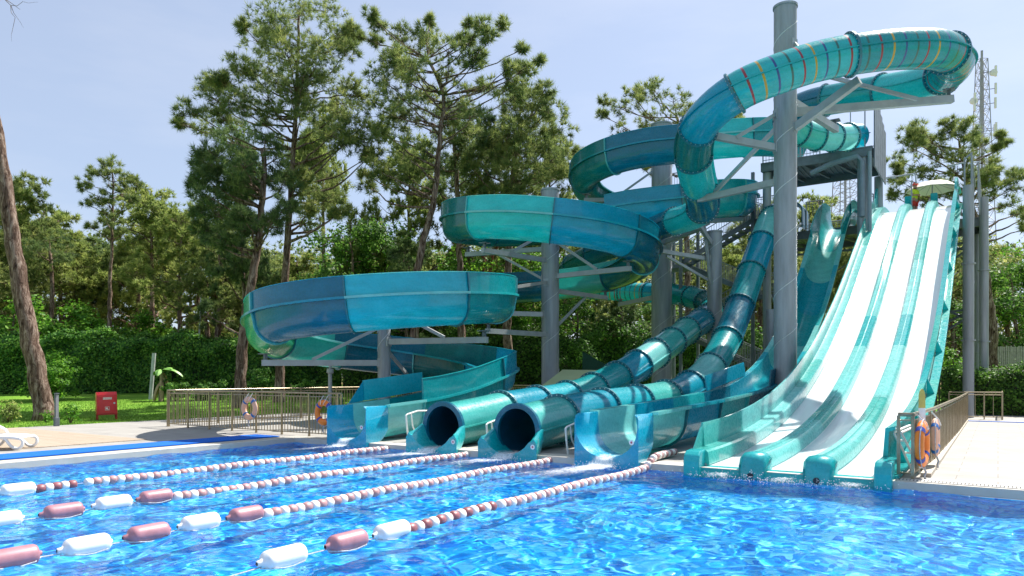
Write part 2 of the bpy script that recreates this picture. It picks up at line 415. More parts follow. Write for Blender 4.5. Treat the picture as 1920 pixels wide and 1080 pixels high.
# timber deck and blue mat
wood_m, n, l, b = base_mat('deck_boards', (0.46, 0.35, 0.25), 0.75, spec=0.2)
tc = n.new('ShaderNodeTexCoord'); br = n.new('ShaderNodeTexBrick'); l.new(tc.outputs['Object'], br.inputs['Vector'])
br.inputs['Scale'].default_value = 1.0; br.inputs['Brick Width'].default_value = 2.4; br.inputs['Row Height'].default_value = 0.14
br.inputs['Mortar Size'].default_value = 0.008; br.inputs['Color1'].default_value = (0.40, 0.33, 0.26, 1); br.inputs['Color2'].default_value = (0.35, 0.285, 0.22, 1)
br.inputs['Mortar'].default_value = (0.22, 0.16, 0.11, 1); l.new(br.outputs[0], b.inputs['Base Color'])
wd = MB(); wd.box(((-19.5 - 27.6) / 2, (10.85 - 10) / 2, 0.004), (8.1, 20.85, 0.03)); tag(wd.build('timber_deck', wood_m), kind='structure')
mat_m, n, l, b = base_mat('blue_mat', (0.0, 0.13, 0.60), 0.7, spec=0.25)
tc = n.new('ShaderNodeTexCoord'); wv = n.new('ShaderNodeTexWave'); l.new(tc.outputs['Object'], wv.inputs['Vector']); wv.inputs['Scale'].default_value = 22; wv.bands_direction = 'X'
bump(n, l, b, wv.outputs[0], 0.6, 0.01)
mt = MB(); mt.box((-17.78, 3.5, 0.022), (1.12, 20.0, 0.02))
tag(mt.build('pool_mat', mat_m, base=(-17.75, 3.5, 0.0)), 'long bright blue mat laid beside the pool coping at the left', 'mat')
mt = MB(); mt.box((1.9, 33.4, 0.012), (6.2, 0.24, 0.016))
tag(mt.build('pool_mat', mat_m, base=(1.9, 33.4, 0.0)), 'thin blue strip across the pale paving before the right hedge', 'mat')

# pool basin of blue glass mosaic
tile_m, n, l, b = base_mat('blue_mosaic', (0.02, 0.25, 0.6), 0.25)
tc = n.new('ShaderNodeTexCoord')
vo = n.new('ShaderNodeTexVoronoi'); vo.feature = 'F1'; vo.distance = 'CHEBYCHEV'; vo.inputs['Scale'].default_value = 10.0; vo.inputs['Randomness'].default_value = 0.15
l.new(tc.outputs['Object'], vo.inputs['Vector'])
wn_ = n.new('ShaderNodeTexWhiteNoise'); wn_.noise_dimensions = '3D'; l.new(vo.outputs['Position'], wn_.inputs['Vector'])
rr = ramp(n, l, wn_.outputs['Value'], [(0.0, (0.006, 0.18, 0.68)), (0.3, (0.01, 0.33, 0.80)), (0.6, (0.03, 0.46, 0.85)), (0.9, (0.19, 0.66, 0.88))])
l.new(rr.outputs[0], b.inputs['Base Color'])
ps = MB(); x0, x1, y0, y1 = PW; zb = -1.15
ps.add([(x0, y0, zb), (x1, y0, zb), (x1, y1, zb), (x0, y1, zb), (x0, y0, -0.145), (x1, y0, -0.145), (x1, y1, -0.145), (x0, y1, -0.145)],
       [(0, 1, 2, 3), (0, 4, 5, 1), (1, 5, 6, 2), (2, 6, 7, 3), (3, 7, 4, 0)])
tag(ps.build('pool_basin', tile_m), kind='structure')
# water: rippled sheet, finer near the camera
def ripple_grid():
    rng = np.random.default_rng(5)
    nx, ny = 1300, 840
    X = np.linspace(x0 + 0.002, x1 - 0.002, nx); Y = np.linspace(y0 + 0.002, y1 - 0.002, ny)
    gx, gy_ = np.meshgrid(X, Y, indexing='ij'); z = np.zeros_like(gx)
    wx = gx + 0.25 * np.sin(gy_ * 1.3 + 0.7) + 0.12 * np.sin(gx * 2.9 + gy_ * 2.1); wy = gy_ + 0.22 * np.sin(gx * 1.7 + 1.1) + 0.1 * np.sin(gy_ * 3.3 - gx * 1.9)
    for k in range(46):
        lam = np.exp(rng.uniform(math.log(0.20), math.log(1.9))); an = rng.uniform(0, math.pi * 2)
        amp = 0.0085 * lam ** 1.1 * rng.uniform(0.5, 1.0)
        z += amp * 0.52 * np.sin(2 * math.pi / lam * (wx * math.cos(an) + wy * math.sin(an)) + rng.uniform(0, 6.28))
    v = np.stack([gx.ravel(), gy_.ravel(), (WZ + z).ravel()], 1)
    idx = np.arange(nx * ny).reshape(nx, ny)
    f = np.stack([idx[:-1, :-1].ravel(), idx[1:, :-1].ravel(), idx[1:, 1:].ravel(), idx[:-1, 1:].ravel()], 1)
    return v, f
def np_mesh(name, v, f, mats, tint=None, smooth=False):
    me = bpy.data.meshes.new(name); k = f.shape[1]
    me.vertices.add(len(v)); me.vertices.foreach_set('co', v.astype(np.float32).ravel())
    me.loops.add(f.size); me.loops.foreach_set('vertex_index', f.astype(np.int32).ravel())
    me.polygons.add(len(f)); me.polygons.foreach_set('loop_start', np.arange(0, f.size, k, dtype=np.int32))
    if smooth: me.polygons.foreach_set('use_smooth', np.ones(len(f), bool))
    if tint is not None:
        at = me.attributes.new('tint', 'FLOAT', 'FACE'); at.data.foreach_set('value', tint.astype(np.float32))
    for m in (mats if isinstance(mats, list) else [mats]): me.materials.append(m)
    me.update(calc_edges=True)
    return me
wv_, wf_ = ripple_grid()
wat_m = bpy.data.materials.new('pool_water'); n, l = nodes_of(wat_m); n.clear()
out = n.new('ShaderNodeOutputMaterial')
fr = n.new('ShaderNodeFresnel'); fr.inputs['IOR'].default_value = 1.33
gl = n.new('ShaderNodeBsdfGlossy'); gl.inputs['Roughness'].default_value = 0.04
tp = n.new('ShaderNodeBsdfTransparent'); tp.inputs[0].default_value = (0.88, 0.98, 1.0, 1)
rf = n.new('ShaderNodeBsdfRefraction'); rf.inputs['IOR'].default_value = 1.33; rf.inputs['Roughness'].default_value = 0.02; rf.inputs[0].default_value = (0.88, 0.98, 1.0, 1)
m1 = n.new('ShaderNodeMixShader'); m1.inputs[0].default_value = 1.0; l.new(tp.outputs[0], m1.inputs[1]); l.new(rf.outputs[0], m1.inputs[2])
m2 = n.new('ShaderNodeMixShader'); l.new(fr.outputs[0], m2.inputs[0]); l.new(m1.outputs[0], m2.inputs[1]); l.new(gl.outputs[0], m2.inputs[2])
t = noise(n, l, 7.5, 4, 0.6, 'Object', (1, 1, 1), 0.5)
bp = n.new('ShaderNodeBump'); bp.inputs['Strength'].default_value = 0.6; bp.inputs['Distance'].default_value = 0.04; l.new(t.outputs[0], bp.inputs['Height'])
for s_ in (fr, gl): l.new(bp.outputs[0], s_.inputs['Normal'])
l.new(m2.outputs[0], out.inputs[0])
wo_ = bpy.data.objects.new('water', np_mesh('water', wv_, wf_, wat_m, smooth=True)); COL.objects.link(wo_); tag(wo_, kind='structure')

sun.data.cycles.is_caustics_light = True
wo_.cycles.is_caustics_caster = True
bpy.data.objects['pool_basin'].cycles.is_caustics_receiver = True
# ------------------------------------------------------------------ water slides
def flume_prof(hl, hr, r=0.62, deep=0.92, th=0.035):
    """closed section of the open flume; hl, hr: height of the screen wall above the side flange (0 = none)"""
    zc = -(deep - r)
    arc = [(-r * math.cos(a), zc - r * math.sin(a)) for a in [math.pi * k / 14 for k in range(15)]]
    inn = [(-r - 0.05, max(hl, 0.03)), (-r - 0.02, 0.03)] + arc + [(r + 0.02, 0.03), (r + 0.05, max(hr, 0.03))]
    R2 = r + th
    arc2 = [(R2 * math.cos(a), zc - R2 * math.sin(a)) for a in [math.pi * k / 14 for k in range(15)]]
    ro = []
    ro += ([(r + 0.09, hr), (r + 0.10, 0.035)] if hr > 0.05 else []) + [(r + 0.19, 0.035), (r + 0.19, -0.03), (r + 0.075, -0.03)]
    lo = [(-r - 0.075, -0.03), (-r - 0.19, -0.03), (-r - 0.19, 0.035)] + ([(-r - 0.10, 0.035), (-r - 0.09, hl)] if hl > 0.05 else [])
    return inn + ro + arc2 + lo
def rib_prof(hl, hr, r=0.62, deep=0.92, th=0.035, out=0.06):
    zc = -(deep - r)
    def path(e):
        R2 = r + th + e
        a2 = [(R2 * math.cos(a), zc - R2 * math.sin(a)) for a in [math.pi * k / 14 for k in range(15)]]
        right = ([(r + 0.095 + e, hr)] if hr > 0.05 else []) + [(r + 0.10 + e, 0.0)]
        left = [(-r - 0.10 - e, 0.0)] + ([(-r - 0.095 - e, hl)] if hl > 0.05 else [])
        return right + a2 + left
    return path(-0.012) + path(out)[::-1]
def open_flume(root, ctrl, sec, colors, wallfn, r=0.62, deep=0.92, step=0.25, name='flume_section', tail=0):
    pts, q = curve_pts(ctrl, step); fr = frames_of(pts); n = len(pts); i = 0; k = 0
    info = []
    while i < n - 2:
        e = n - 1 - tail
        j = min(e, i + sec) if i < e else n - 1
        if e - j < sec * 0.4 and i < e: j = e
        hl, hr = wallfn(q[(i + j) // 2], pts[(i + j) // 2])
        mb = MB().sweep(fr[i:j + 1], flume_prof(hl, hr, r, deep), closed=True, caps=True)
        # pull the end caps 2 mm in, so that neighbours never share a plane
        c = colors[k % len(colors)]
        for sg_, hh in ((-1, hl), (1, hr)):  # flange tips and wall tops: sunlit rims painted as paler strips
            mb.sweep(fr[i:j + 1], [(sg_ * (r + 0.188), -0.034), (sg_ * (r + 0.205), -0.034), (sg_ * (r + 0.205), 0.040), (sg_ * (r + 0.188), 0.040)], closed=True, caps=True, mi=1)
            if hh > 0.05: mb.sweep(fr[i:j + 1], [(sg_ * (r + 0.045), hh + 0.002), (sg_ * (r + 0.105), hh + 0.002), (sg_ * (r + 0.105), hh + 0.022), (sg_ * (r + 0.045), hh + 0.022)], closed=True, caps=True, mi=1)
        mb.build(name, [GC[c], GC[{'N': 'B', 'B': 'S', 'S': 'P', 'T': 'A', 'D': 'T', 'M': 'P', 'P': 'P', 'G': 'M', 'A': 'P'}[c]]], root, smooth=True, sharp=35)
        info.append((k, q[i], q[j], tuple(pts[(i + j) // 2][:3]), c))
        o, rr, u = fr[i]; t = u.cross(rr).normalized()
        if i > 0:
            MB().sweep([(o - t * 0.025, rr, u), (o + t * 0.025, rr, u)], rib_prof(hl, hr, r, deep), closed=True, caps=True).build('joint_rib', flange_m if k % 3 else flange_l, root)
        i = j; k += 1
    return pts, q, fr, info
def circ(r, n=28): return [(r * math.cos(2 * math.pi * k / n), r * math.sin(2 * math.pi * k / n)) for k in range(n)]
def ring_mesh(fr, R0, out=0.075, w=0.07, bolts=True, n=32):
    o, rr, u = fr; t = u.cross(rr).normalized(); mb = MB()
    a, b_ = circ(R0 - 0.012, n), circ(R0 + out, n)
    vs = []
    for e in (-w / 2, w / 2):
        for c in (a, b_):
            vs += [o + t * e + rr * x + u * z for x, z in c]
    fs = []
    for j in range(n):
        k = (j + 1) % n
        fs += [(j, k, n + k, n + j), (2 * n + j, 3 * n + j, 3 * n + k, 2 * n + k), (n + j, n + k, 3 * n + k, 3 * n + j), (j, 2 * n + j, 2 * n + k, k)]
    mb.add(vs, fs, 0)
    if bolts:
        for j in range(26):
            an = 2 * math.pi * (j + 0.5) / 26; x, z = (R0 + out * 0.5) * math.cos(an), (R0 + out * 0.5) * math.sin(an)
            for sgn in (-1, 1):
                c = o + rr * x + u * z + t * sgn * (w / 2)
                mb.beam(c - t * 0.012, c + t * 0.012, 0.030, 0.030, 1)
    return mb
def tube_slide(root, ctrl, sec_len, colors, R0=0.575, stripes=(), bolts=True, step=0.25, ringcols=None, side=True):
    pts, q = curve_pts(ctrl, step); fr = frames_of(pts); n = len(pts); L = q[-1]
    k = 0; s0 = 0.0; info = []
    while s0 < L - 0.05:
        s1 = s0 + (sec_len[k % len(sec_len)] if isinstance(sec_len, (list, tuple)) else sec_len)
        if L - s1 < 1.0: s1 = L
        st = 0.06 if k in stripes else step
        m = max(2, int(round((s1 - s0) / st)) + 1); qs = np.linspace(s0, s1, m)
        loc = [[np.interp(x, q, pts[:, c]) for c in range(3)] for x in qs]
        # frame tangents from the whole path keep neighbours flush
        f2 = []
        for x, p in zip(qs, loc):
            e = 0.12; a_ = Vector([np.interp(max(0, x - e), q, pts[:, c]) for c in range(3)]); b2 = Vector([np.interp(min(L, x + e), q, pts[:, c]) for c in range(3)])
            t = (b2 - a_).normalized(); rr = t.cross(Vector((0, 0, 1))).normalized(); f2.append((Vector(p), rr, rr.cross(t).normalized()))
        c = colors[k % len(colors)]
        mb = MB().sweep(f2, circ(R0), closed=True)
        mats = [GC[c]]
        if k in stripes:
            mats = [GC[c], stripe_m['red'], stripe_m['green'], stripe_m['blue'], stripe_m['yellow']]; w = 28
            for fi in range(len(mb.f)):
                g_ = fi // w
                if g_ % 6 == 3: mb.m[fi] = 1 + (g_ // 6) % 4
        if side:
            for sg in (-1, 1):
                mb.sweep(f2, [(sg * (R0 - 0.005), -0.018), (sg * (R0 + 0.065), -0.018), (sg * (R0 + 0.065), 0.018), (sg * (R0 - 0.005), 0.018)], closed=True, caps=True)
        mb.build('tube_section', mats, root, smooth=True, sharp=50)
        if k > 0:
            ring_mesh(f2[0], R0, bolts=bolts).build('joint_ring', [flange_m if c not in 'PM' or ringcols is None else flange_l, bolt_m], root)
        mid = loc[m // 2]; info.append((k, s0, s1, tuple(mid), c))
        s0 = s1; k += 1
    return pts, q, fr, info
def logo_disc(root, x, y, z):
    lb = MB(); lb.lathe([(0.0, -0.004), (0.055, -0.004), (0.055, 0.0), (0.0, 0.0)], (x, y, z), 'Y', 16)
    d = lb.build('badge', white_pl, root)
    MB().lathe([(0.0, -0.007), (0.022, -0.007), (0.022, -0.0045), (0.0, -0.0045)], (x, y, z), 'Y', 12).build('badge_mark', base_mat('badge_red', (0.5, 0.05, 0.08), 0.4)[0], d)
def exit_lip(root, X, Y, L, top, hw, r, zb, matf, rear_top=None, rear_zc=None):
    """scooped end piece: U-shaped trough that closes down to the water with a square-shouldered fascia"""
    fr = []; profs = []
    N = 9
    for i in range(N):
        s = i / (N - 1); y = Y + L * (1 - s)
        tp_ = (rear_top if rear_top is not None else top) * (1 - s) + top * s
        tp_ = tp_ if rear_top is None else rear_top + (top - rear_top) * (3 * s * s - 2 * s ** 3)
        w_out = r + 0.09 + (hw - r - 0.09) * s ** 2
        inn = []
        flare = 0.10 * s ** 3
        for k in range(13):
            a = math.pi * k / 12
            x = -(r + flare) * math.cos(a)
            z = zb + r - r * math.sin(a)
            inn.append((x, z))
        inn = [(-(r + flare + 0.01), tp_ - 0.05 * s), ] + [(x, min(z, tp_ - 0.06)) for x, z in inn] + [((r + flare + 0.01), tp_ - 0.05 * s)]
        zbo = (zb - 0.05) * (1 - s ** 0.5) + (-0.25) * s ** 0.5
        out = [(w_out - 0.09 * s, tp_), (w_out, tp_ - 0.12 * s - 0.01), (w_out, tp_ * 0.5 + zbo * 0.5)]
        for k in range(9):
            a = math.pi / 2 * k / 8
            ex = w_out * (1 - s) * math.cos(a) + w_out * s * (1 if k < 7 else (8 - k) / 2)
            out.append((ex, zbo + (1 - math.sin(a)) * (0.35 * (1 - s))))
        left = [(-x, z) for x, z in out[::-1]]
        profs.append(inn + out + left)
        fr.append((Vector((X, y, 0)), Vector((1, 0, 0)), Vector((0, 0, 1))))
    mb = MB().sweep(fr, lambda i: profs[i], closed=True, caps=False)
    # fascia closes the front between the bowl and the square outline
    k = len(profs[-1]); ni = 15
    o = (N - 1) * k
    inn_i = [o + i for i in range(ni)]; out_i = [o + ni + i for i in range(k - ni)][::-1]
    # strip between the two outlines
    a, b_ = 0, 0
    while a < len(inn_i) - 1 or b_ < len(out_i) - 1:
        if b_ >= len(out_i) - 1 or (a < len(inn_i) - 1 and (a + 1) / (len(inn_i) - 1) <= (b_ + 1) / (len(out_i) - 1)):
            mb.f.append((inn_i[a], inn_i[a + 1], out_i[b_])); a += 1
        else:
            mb.f.append((inn_i[a], out_i[b_ + 1], out_i[b_])); b_ += 1
        mb.m.append(0)
    return mb.build('exit_lip', matf, root, smooth=True, sharp=40)

# ---- the long spiral flume (three loops round three columns)
colB, colC, colD = (-4.53, 25.5), (1.7, 32.0), (7.9, 38.0)     # column positions, (right, ahead) of the camera
def arc_ctrl(c, r, a0, a1, h0, h1, n, e0=False):
    out = []
    for i in range(n + 1):
        if i == 0 and not e0: continue
        s = i / n; a = R(a0 + (a1 - a0) * s)
        w = A2W(c[0] + r * math.cos(a), c[1] + r * math.sin(a), h0 + (h1 - h0) * s); out.append(tuple(w))
    return out
RL = 4.1
ct = [tuple(A2W(14.0, 35.6, 13.35)), tuple(A2W(12.4, 34.6, 13.3)), tuple(A2W(10.2, 34.05, 13.05)), tuple(A2W(7.9, 33.9, 12.75))]
ct += arc_ctrl(colD, RL, -90, -180, 12.75, 12.4, 4) + arc_ctrl(colD, RL, -180, -270, 12.4, 11.8, 4) + arc_ctrl(colD, RL, -270, -360, 11.8, 11.15, 4) + arc_ctrl(colD, RL, -360, -450, 11.15, 10.0, 4)
ct += [tuple(A2W(5.6, 34.3, 9.8)), tuple(A2W(3.6, 35.4, 9.6))]
ct += arc_ctrl(colC, RL, 90, 180, 9.35, 8.7, 4, True) + arc_ctrl(colC, RL, 180, 270, 8.7, 7.85, 4) + arc_ctrl(colC, RL, 270, 360, 7.85, 7.2, 4) + arc_ctrl(colC, RL, 360, 450, 7.2, 6.5, 4)
ct += [tuple(A2W(-0.5, 35.3, 6.25)), tuple(A2W(-1.75, 33.4, 5.9)), tuple(A2W(-1.9, 31.0, 5.5)), tuple(A2W(-1.2, 28.4, 5.05))]
ct += arc_ctrl(colB, 3.95, 0, -90, 4.62, 4.05, 4, True) + arc_ctrl(colB, 3.95, -90, -135, 4.05, 3.80, 2) + arc_ctrl(colB, 3.95, -135, -180, 3.80, 3.42, 2) + arc_ctrl(colB, 3.95, -180, -270, 3.42, 2.75, 4) + arc_ctrl(colB, 3.95, -270, -360, 2.75, 1.95, 4)
ct += [(-14.35, 18.3, 1.42), (-14.35, 16.4, 1.12), (-14.35, 14.2, 0.96)]
spiral = thing('spiral_water_slide', 'open teal and blue half pipe slide looping down around three columns to the leftmost exit', 'water slide', (-14.35, 13.5, 0))
_p, _q = curve_pts(ct, 0.25)
S_SW1 = None
def dist_at(w):
    d = np.linalg.norm(_p[:, :3] - np.array(w)[None], axis=1); return _q[int(np.argmin(d))]
s_a = dist_at(A2W(5.2, 34.5, 9.75)); s_b = dist_at(A2W(-1.9, 31.0, 5.5)); s_end = _q[-1]
def wall_spiral(s, p):
    hl = 0.0 if (s_a < s < s_b) or s > s_end - 1.3 else 0.63
    hr = 0.63 if (s_a < s < s_b) else 0.0
    return hl, hr
cols1 = ['T', 'A', 'N', 'D', 'D', 'M', 'T', 'T', 'B', 'T', 'B', 'N', 'D', 'D', 'D', 'A', 'B', 'N', 'D', 'M', 'N', 'T', 'D', 'T', 'T', 'S', 'N', 'G', 'M', 'N', 'D', 'B', 'T', 'P']
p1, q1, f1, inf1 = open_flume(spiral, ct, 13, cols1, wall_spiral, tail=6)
# short raised screen on the far side of the run-out
MB().sweep([(Vector((-14.35, y, z)), Vector((1, 0, 0)), Vector((0, 0, 1))) for y, z in ((14.75, 1.02), (17.3, 1.27))],
           [(-0.70, 0.04), (-0.76, 0.62), (-0.80, 0.62), (-0.75, 0.04)], closed=True, caps=True).build('screen_wall', GC['S'], spiral)
MB().prism([(14.2, 1.0), (14.74, 1.05), (14.74, 1.60)], -15.13, -15.09, 'X').build('screen_wall', GC['B'], spiral)
exit_lip(spiral, -14.35, 13.38, 0.85, 0.97, 0.74, 0.62, 0.06, GC['Bo'])
logo_disc(spiral, -13.77, 13.378, 0.42)

# ---- tube slide with coloured rings, high loop round the tall column
def pt(px, py, d): return tuple(P(px, py, d))
ct2 = [pt(1608, 256, 33.2), pt(1566, 258, 32.4), pt(1520, 254, 31.8), pt(1484, 238, 31.2), pt(1482, 214, 30.2), pt(1520, 195, 29.2), pt(1580, 183, 28.2), pt(1650, 171, 27.0), pt(1715, 160, 25.6), pt(1768, 142, 24.3),
       pt(1790, 116, 23.0), pt(1765, 95, 21.9), pt(1700, 92, 21.4), pt(1620, 99, 21.2), pt(1530, 116, 21.2), pt(1450, 142, 21.2), pt(1390, 168, 21.4), pt(1342, 202, 21.9),
       pt(1310, 240, 22.8), pt(1300, 285, 24.0), pt(1307, 330, 25.4), pt(1316, 366, 26.9), pt(1316, 392, 28.4), pt(1292, 407, 30.0), pt(1254, 419, 31.6), pt(1208, 438, 33.6), pt(1160, 458, 35.6),
       pt(1110, 478, 38.2), pt(1070, 500, 41), pt(1060, 522, 43.5), pt(1090, 540, 44.8), pt(1150, 546, 44.6), pt(1215, 549, 43.2), pt(1275, 553, 41.2), pt(1322, 566, 38.4), pt(1334, 586, 35.9)]
runA = [(-11.40, 32.5, 4.3), (-11.40, 31.0, 3.86), (-11.40, 28.5, 3.08), (-11.40, 26.1, 2.36), (-11.40, 24.4, 1.87), (-11.40, 22.4, 1.40), (-11.40, 20.9, 1.10), (-11.40, 19.17, 0.93), (-11.40, 16.8, 0.78), (-11.40, 15.4, 0.64), (-11.40, 13.85, 0.50)]
ringed = thing('ringed_tube_slide', 'closed tube slide with thin coloured rings high up, ending in the left round mouth', 'water slide', (-11.40, 13.5, 0))
cols2 = ['B', 'P', 'P', 'M', 'M', 'N', 'T', 'A', 'T', 'T', 'A', 'B', 'D', 'A', 'N', 'A', 'N', 'N', 'D', 'D', 'A', 'A', 'A', 'B', 'T', 'T', 'D', 'A', 'B', 'B', 'M', 'M', 'P', 'B', 'T', 'T', 'S', 'B', 'M']
_pp, _qq = curve_pts(ct2 + runA, 0.25)
def _s(px, py, d): w = np.array(P(px, py, d)); return _qq[int(np.argmin(np.linalg.norm(_pp[:, :3] - w, axis=1)))]
jt = [_s(*j) for j in ((1590, 257, 32.8), (1566, 258, 32.4), (1535, 256, 32), (1506, 250, 31.5), (1482, 226, 30.7), (1545, 190, 28.8), (1655, 170, 26.9), (1766, 143, 24.3), (1776, 101, 22.3), (1592, 104, 21.2), (1384, 171, 21.4), (1310, 240, 22.8), (1302, 295, 24.3), (1311, 350, 26.2), (1316, 388, 28.2), (1266, 415, 31.1), (1160, 458, 35.6))]
while jt[-1] < _qq[-1] - 36: jt.append(jt[-1] + 2.7)
while jt[-1] < _qq[-1] - 1.5: jt.append(jt[-1] + 1.85)
lens2 = [b_ - a_ for a_, b_ in zip([0] + jt[:-1], jt)] + [50]
p2, q2, f2_, inf2 = tube_slide(ringed, ct2 + runA, lens2, cols2, stripes=(8, 9, 10, 20, 21, 22))
# ---- straight steep tube slide
runB = [(-9.17, 38.6, 9.95), (-9.17, 37.2, 9.85), (-9.17, 35.9, 9.25), (-9.17, 34.9, 8.4), (-9.17, 33.3, 6.95), (-9.17, 31.9, 5.6), (-9.17, 30.4, 4.2), (-9.17, 28.8, 2.95), (-9.17, 27.0, 1.98), (-9.17, 25.0, 1.35), (-9.17, 23.4, 1.08), (-9.17, 20.6, 0.91), (-9.17, 17.4, 0.79), (-9.17, 15.5, 0.66), (-9.17, 13.8, 0.50)]
steep = thing('steep_tube_slide', 'straight steep blue tube slide ending in the right of the two round mouths', 'water slide', (-9.17, 13.5, 0))
colsB = ['B', 'P', 'B', 'T', 'N', 'T', 'P', 'B', 'M', 'S', 'B', 'M']
p3, q3, f3, inf3 = tube_slide(steep, runB, 2.35, colsB)
for root, X, Yp, zc, c, cl in ((ringed, -11.40, 13.85, 0.50, 'P', 'Ao'), (steep, -9.17, 13.8, 0.50, 'M', 'To')):
    fr0 = (Vector((X, Yp, zc)), Vector((-1, 0, 0)), Vector((0, 0, 1)))
    ring_mesh(fr0, 0.53, 0.11, 0.09, False, 40).build('mouth_ring', GC['N'], root, smooth=True, sharp=30)
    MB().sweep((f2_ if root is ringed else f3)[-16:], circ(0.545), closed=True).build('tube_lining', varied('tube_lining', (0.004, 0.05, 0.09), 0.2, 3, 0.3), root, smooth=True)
    exit_lip(root, X, 13.36, 0.50, 0.38, 0.80, 0.58, 0.0, GC[cl], rear_top=0.56)
    logo_disc(root, X + 0.70, 13.358, 0.2)
# ---- straight open flume right of the tubes
runC = [(-6.70, 41.0, 10.25), (-6.70, 39.6, 10.15), (-6.70, 38.3, 9.65), (-6.70, 36.9, 8.7), (-6.70, 35.1, 7.05), (-6.70, 33.0, 5.3), (-6.70, 31.0, 3.95), (-6.70, 28.9, 2.85), (-6.70, 26.4, 1.95), (-6.70, 23.4, 1.40), (-6.70, 20, 1.18), (-6.70, 16.6, 1.05), (-6.70, 14.2, 0.97)]
chute = thing('straight_open_slide', 'straight open half pipe slide dropping behind the tallest column to the rightmost round-bottomed exit', 'water slide', (-6.70, 13.5, 0))
colsC = ['T', 'A', 'P', 'S', 'A', 'P', 'S', 'B', 'N', 'A', 'B', 'P']
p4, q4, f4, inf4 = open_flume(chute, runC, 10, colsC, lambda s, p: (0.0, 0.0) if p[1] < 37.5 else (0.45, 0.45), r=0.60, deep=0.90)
exit_lip(chute, -6.70, 13.37, 0.85, 0.98, 0.73, 0.60, 0.07, GC['Bo'])
logo_disc(chute, -6.12, 13.368, 0.42)
for y0_, y1_, z0_, z1_ in ((23.5, 24.6, 1.4, 1.52), (24.6, 25.9, 1.52, 1.8)):
    MB().sweep([(Vector((-6.70, y0_, z0_)), Vector((1, 0, 0)), Vector((0, 0, 1))), (Vector((-6.70, y1_, z1_)), Vector((1, 0, 0)), Vector((0, 0, 1)))],
               [(0.66, 0.04), (0.72, 0.55), (0.76, 0.55), (0.71, 0.04)], closed=True, caps=True).build('screen_wall', GC['N'], chute)
MB().sweep([(Vector((-6.70, 21.6, 1.27)), Vector((1, 0, 0)), Vector((0, 0, 1))), (Vector((-6.70, 25.6, 1.75)), Vector((1, 0, 0)), Vector((0, 0, 1)))],
           [(-0.66, 0.04), (-0.72, 0.5), (-0.76, 0.5), (-0.71, 0.04)], closed=True, caps=True).build('screen_wall', GC['B'], chute)

# ---- three-lane racing slide
prof = [(13.72, 0.02), (15, 0.05), (16.2, 0.11), (17.2, 0.20), (18.4, 0.34), (20, 0.60), (21.6, 0.96), (23, 1.38), (24.5, 1.90), (26, 2.50), (27.5, 3.2), (29.2, 4.05), (31, 5.05), (33.7, 6.65), (36, 8.0), (37.6, 8.92), (38.8, 9.5), (39.8, 9.84), (40.8, 10.0), (42.0, 10.05)]
lp, lq = curve_pts([(0, y, z - 0.0) for y, z in prof], 0.3)
lfr = frames_of([(0, p[1], p[2]) for p in lp])
lfr = [(o, Vector((1, 0, 0)), Vector((0, -abs(u.y) if True else 0, u.z)).normalized() if False else u if u.z > 0 else -u) for o, rr, u in lfr]
race = thing('racing_slide', 'wide slide with three white lanes between mint green dividers', 'water slide', (-3.3, 13.6, 0))
XL, XR = -4.98, -1.62
lanes = [(-4.66, -3.96), (-3.53, -2.83), (-2.40, -1.74)]
gel_r = {'m': GC['M'], 'p': GC['P'], 'a': GC['A']}
for a_, b_ in lanes:
    MB().sweep(lfr, [(a_ - 0.06, 0.05), (a_, 0.0), (b_, 0.0), (b_ + 0.06, 0.05), (b_ + 0.06, -0.05), (a_ - 0.06, -0.05)], closed=True, caps=True).build('lane', lane_white, race, smooth=True, sharp=30)
    # teal apron falling into the water
    MB().add([(a_ - 0.10, 13.74, 0.026), (b_ + 0.10, 13.74, 0.026), (b_ + 0.10, 13.50, 0.0), (a_ - 0.10, 13.50, 0.0), (a_ - 0.10, 13.33, -0.24), (b_ + 0.10, 13.33, -0.24),
              (a_ - 0.10, 13.74, -0.05), (b_ + 0.10, 13.74, -0.05), (b_ + 0.10, 13.44, -0.3), (a_ - 0.10, 13.44, -0.3)],
             [(0, 1, 2, 3), (3, 2, 5, 4), (6, 9, 8, 7), (4, 5, 8, 9), (0, 3, 9, 6), (3, 4, 9), (1, 7, 8, 2), (2, 8, 5), (0, 6, 7, 1)]).build('apron', GC['A'], race)
def seg_build(name, prof2, mats, parent=race, nseg=13, smooth=True, start=0):
    n = len(lfr); e = [start + round(i * (n - 1 - start) / nseg) for i in range(nseg + 1)]
    for i in range(nseg):
        MB().sweep(lfr[e[i]:e[i + 1] + 1], prof2, closed=True, caps=True).build(name, GC[mats[i % len(mats)]], parent, smooth=smooth, sharp=35)
def divider_prof(a_, b_, h=0.30):
    m = (a_ + b_) / 2; w = (b_ - a_) / 2
    return [(a_, 0.045), (a_ + 0.015, h * 0.55), (a_ + 0.05, h * 0.9), (a_ + 0.09, h), (m - 0.02, h), (m - 0.02, h + 0.035), (m + 0.02, h + 0.035), (m + 0.02, h), (b_ - 0.09, h), (b_ - 0.05, h * 0.9), (b_ - 0.015, h * 0.55), (b_, 0.045), (b_ - 0.03, 0.0), (a_ + 0.03, 0.0)]
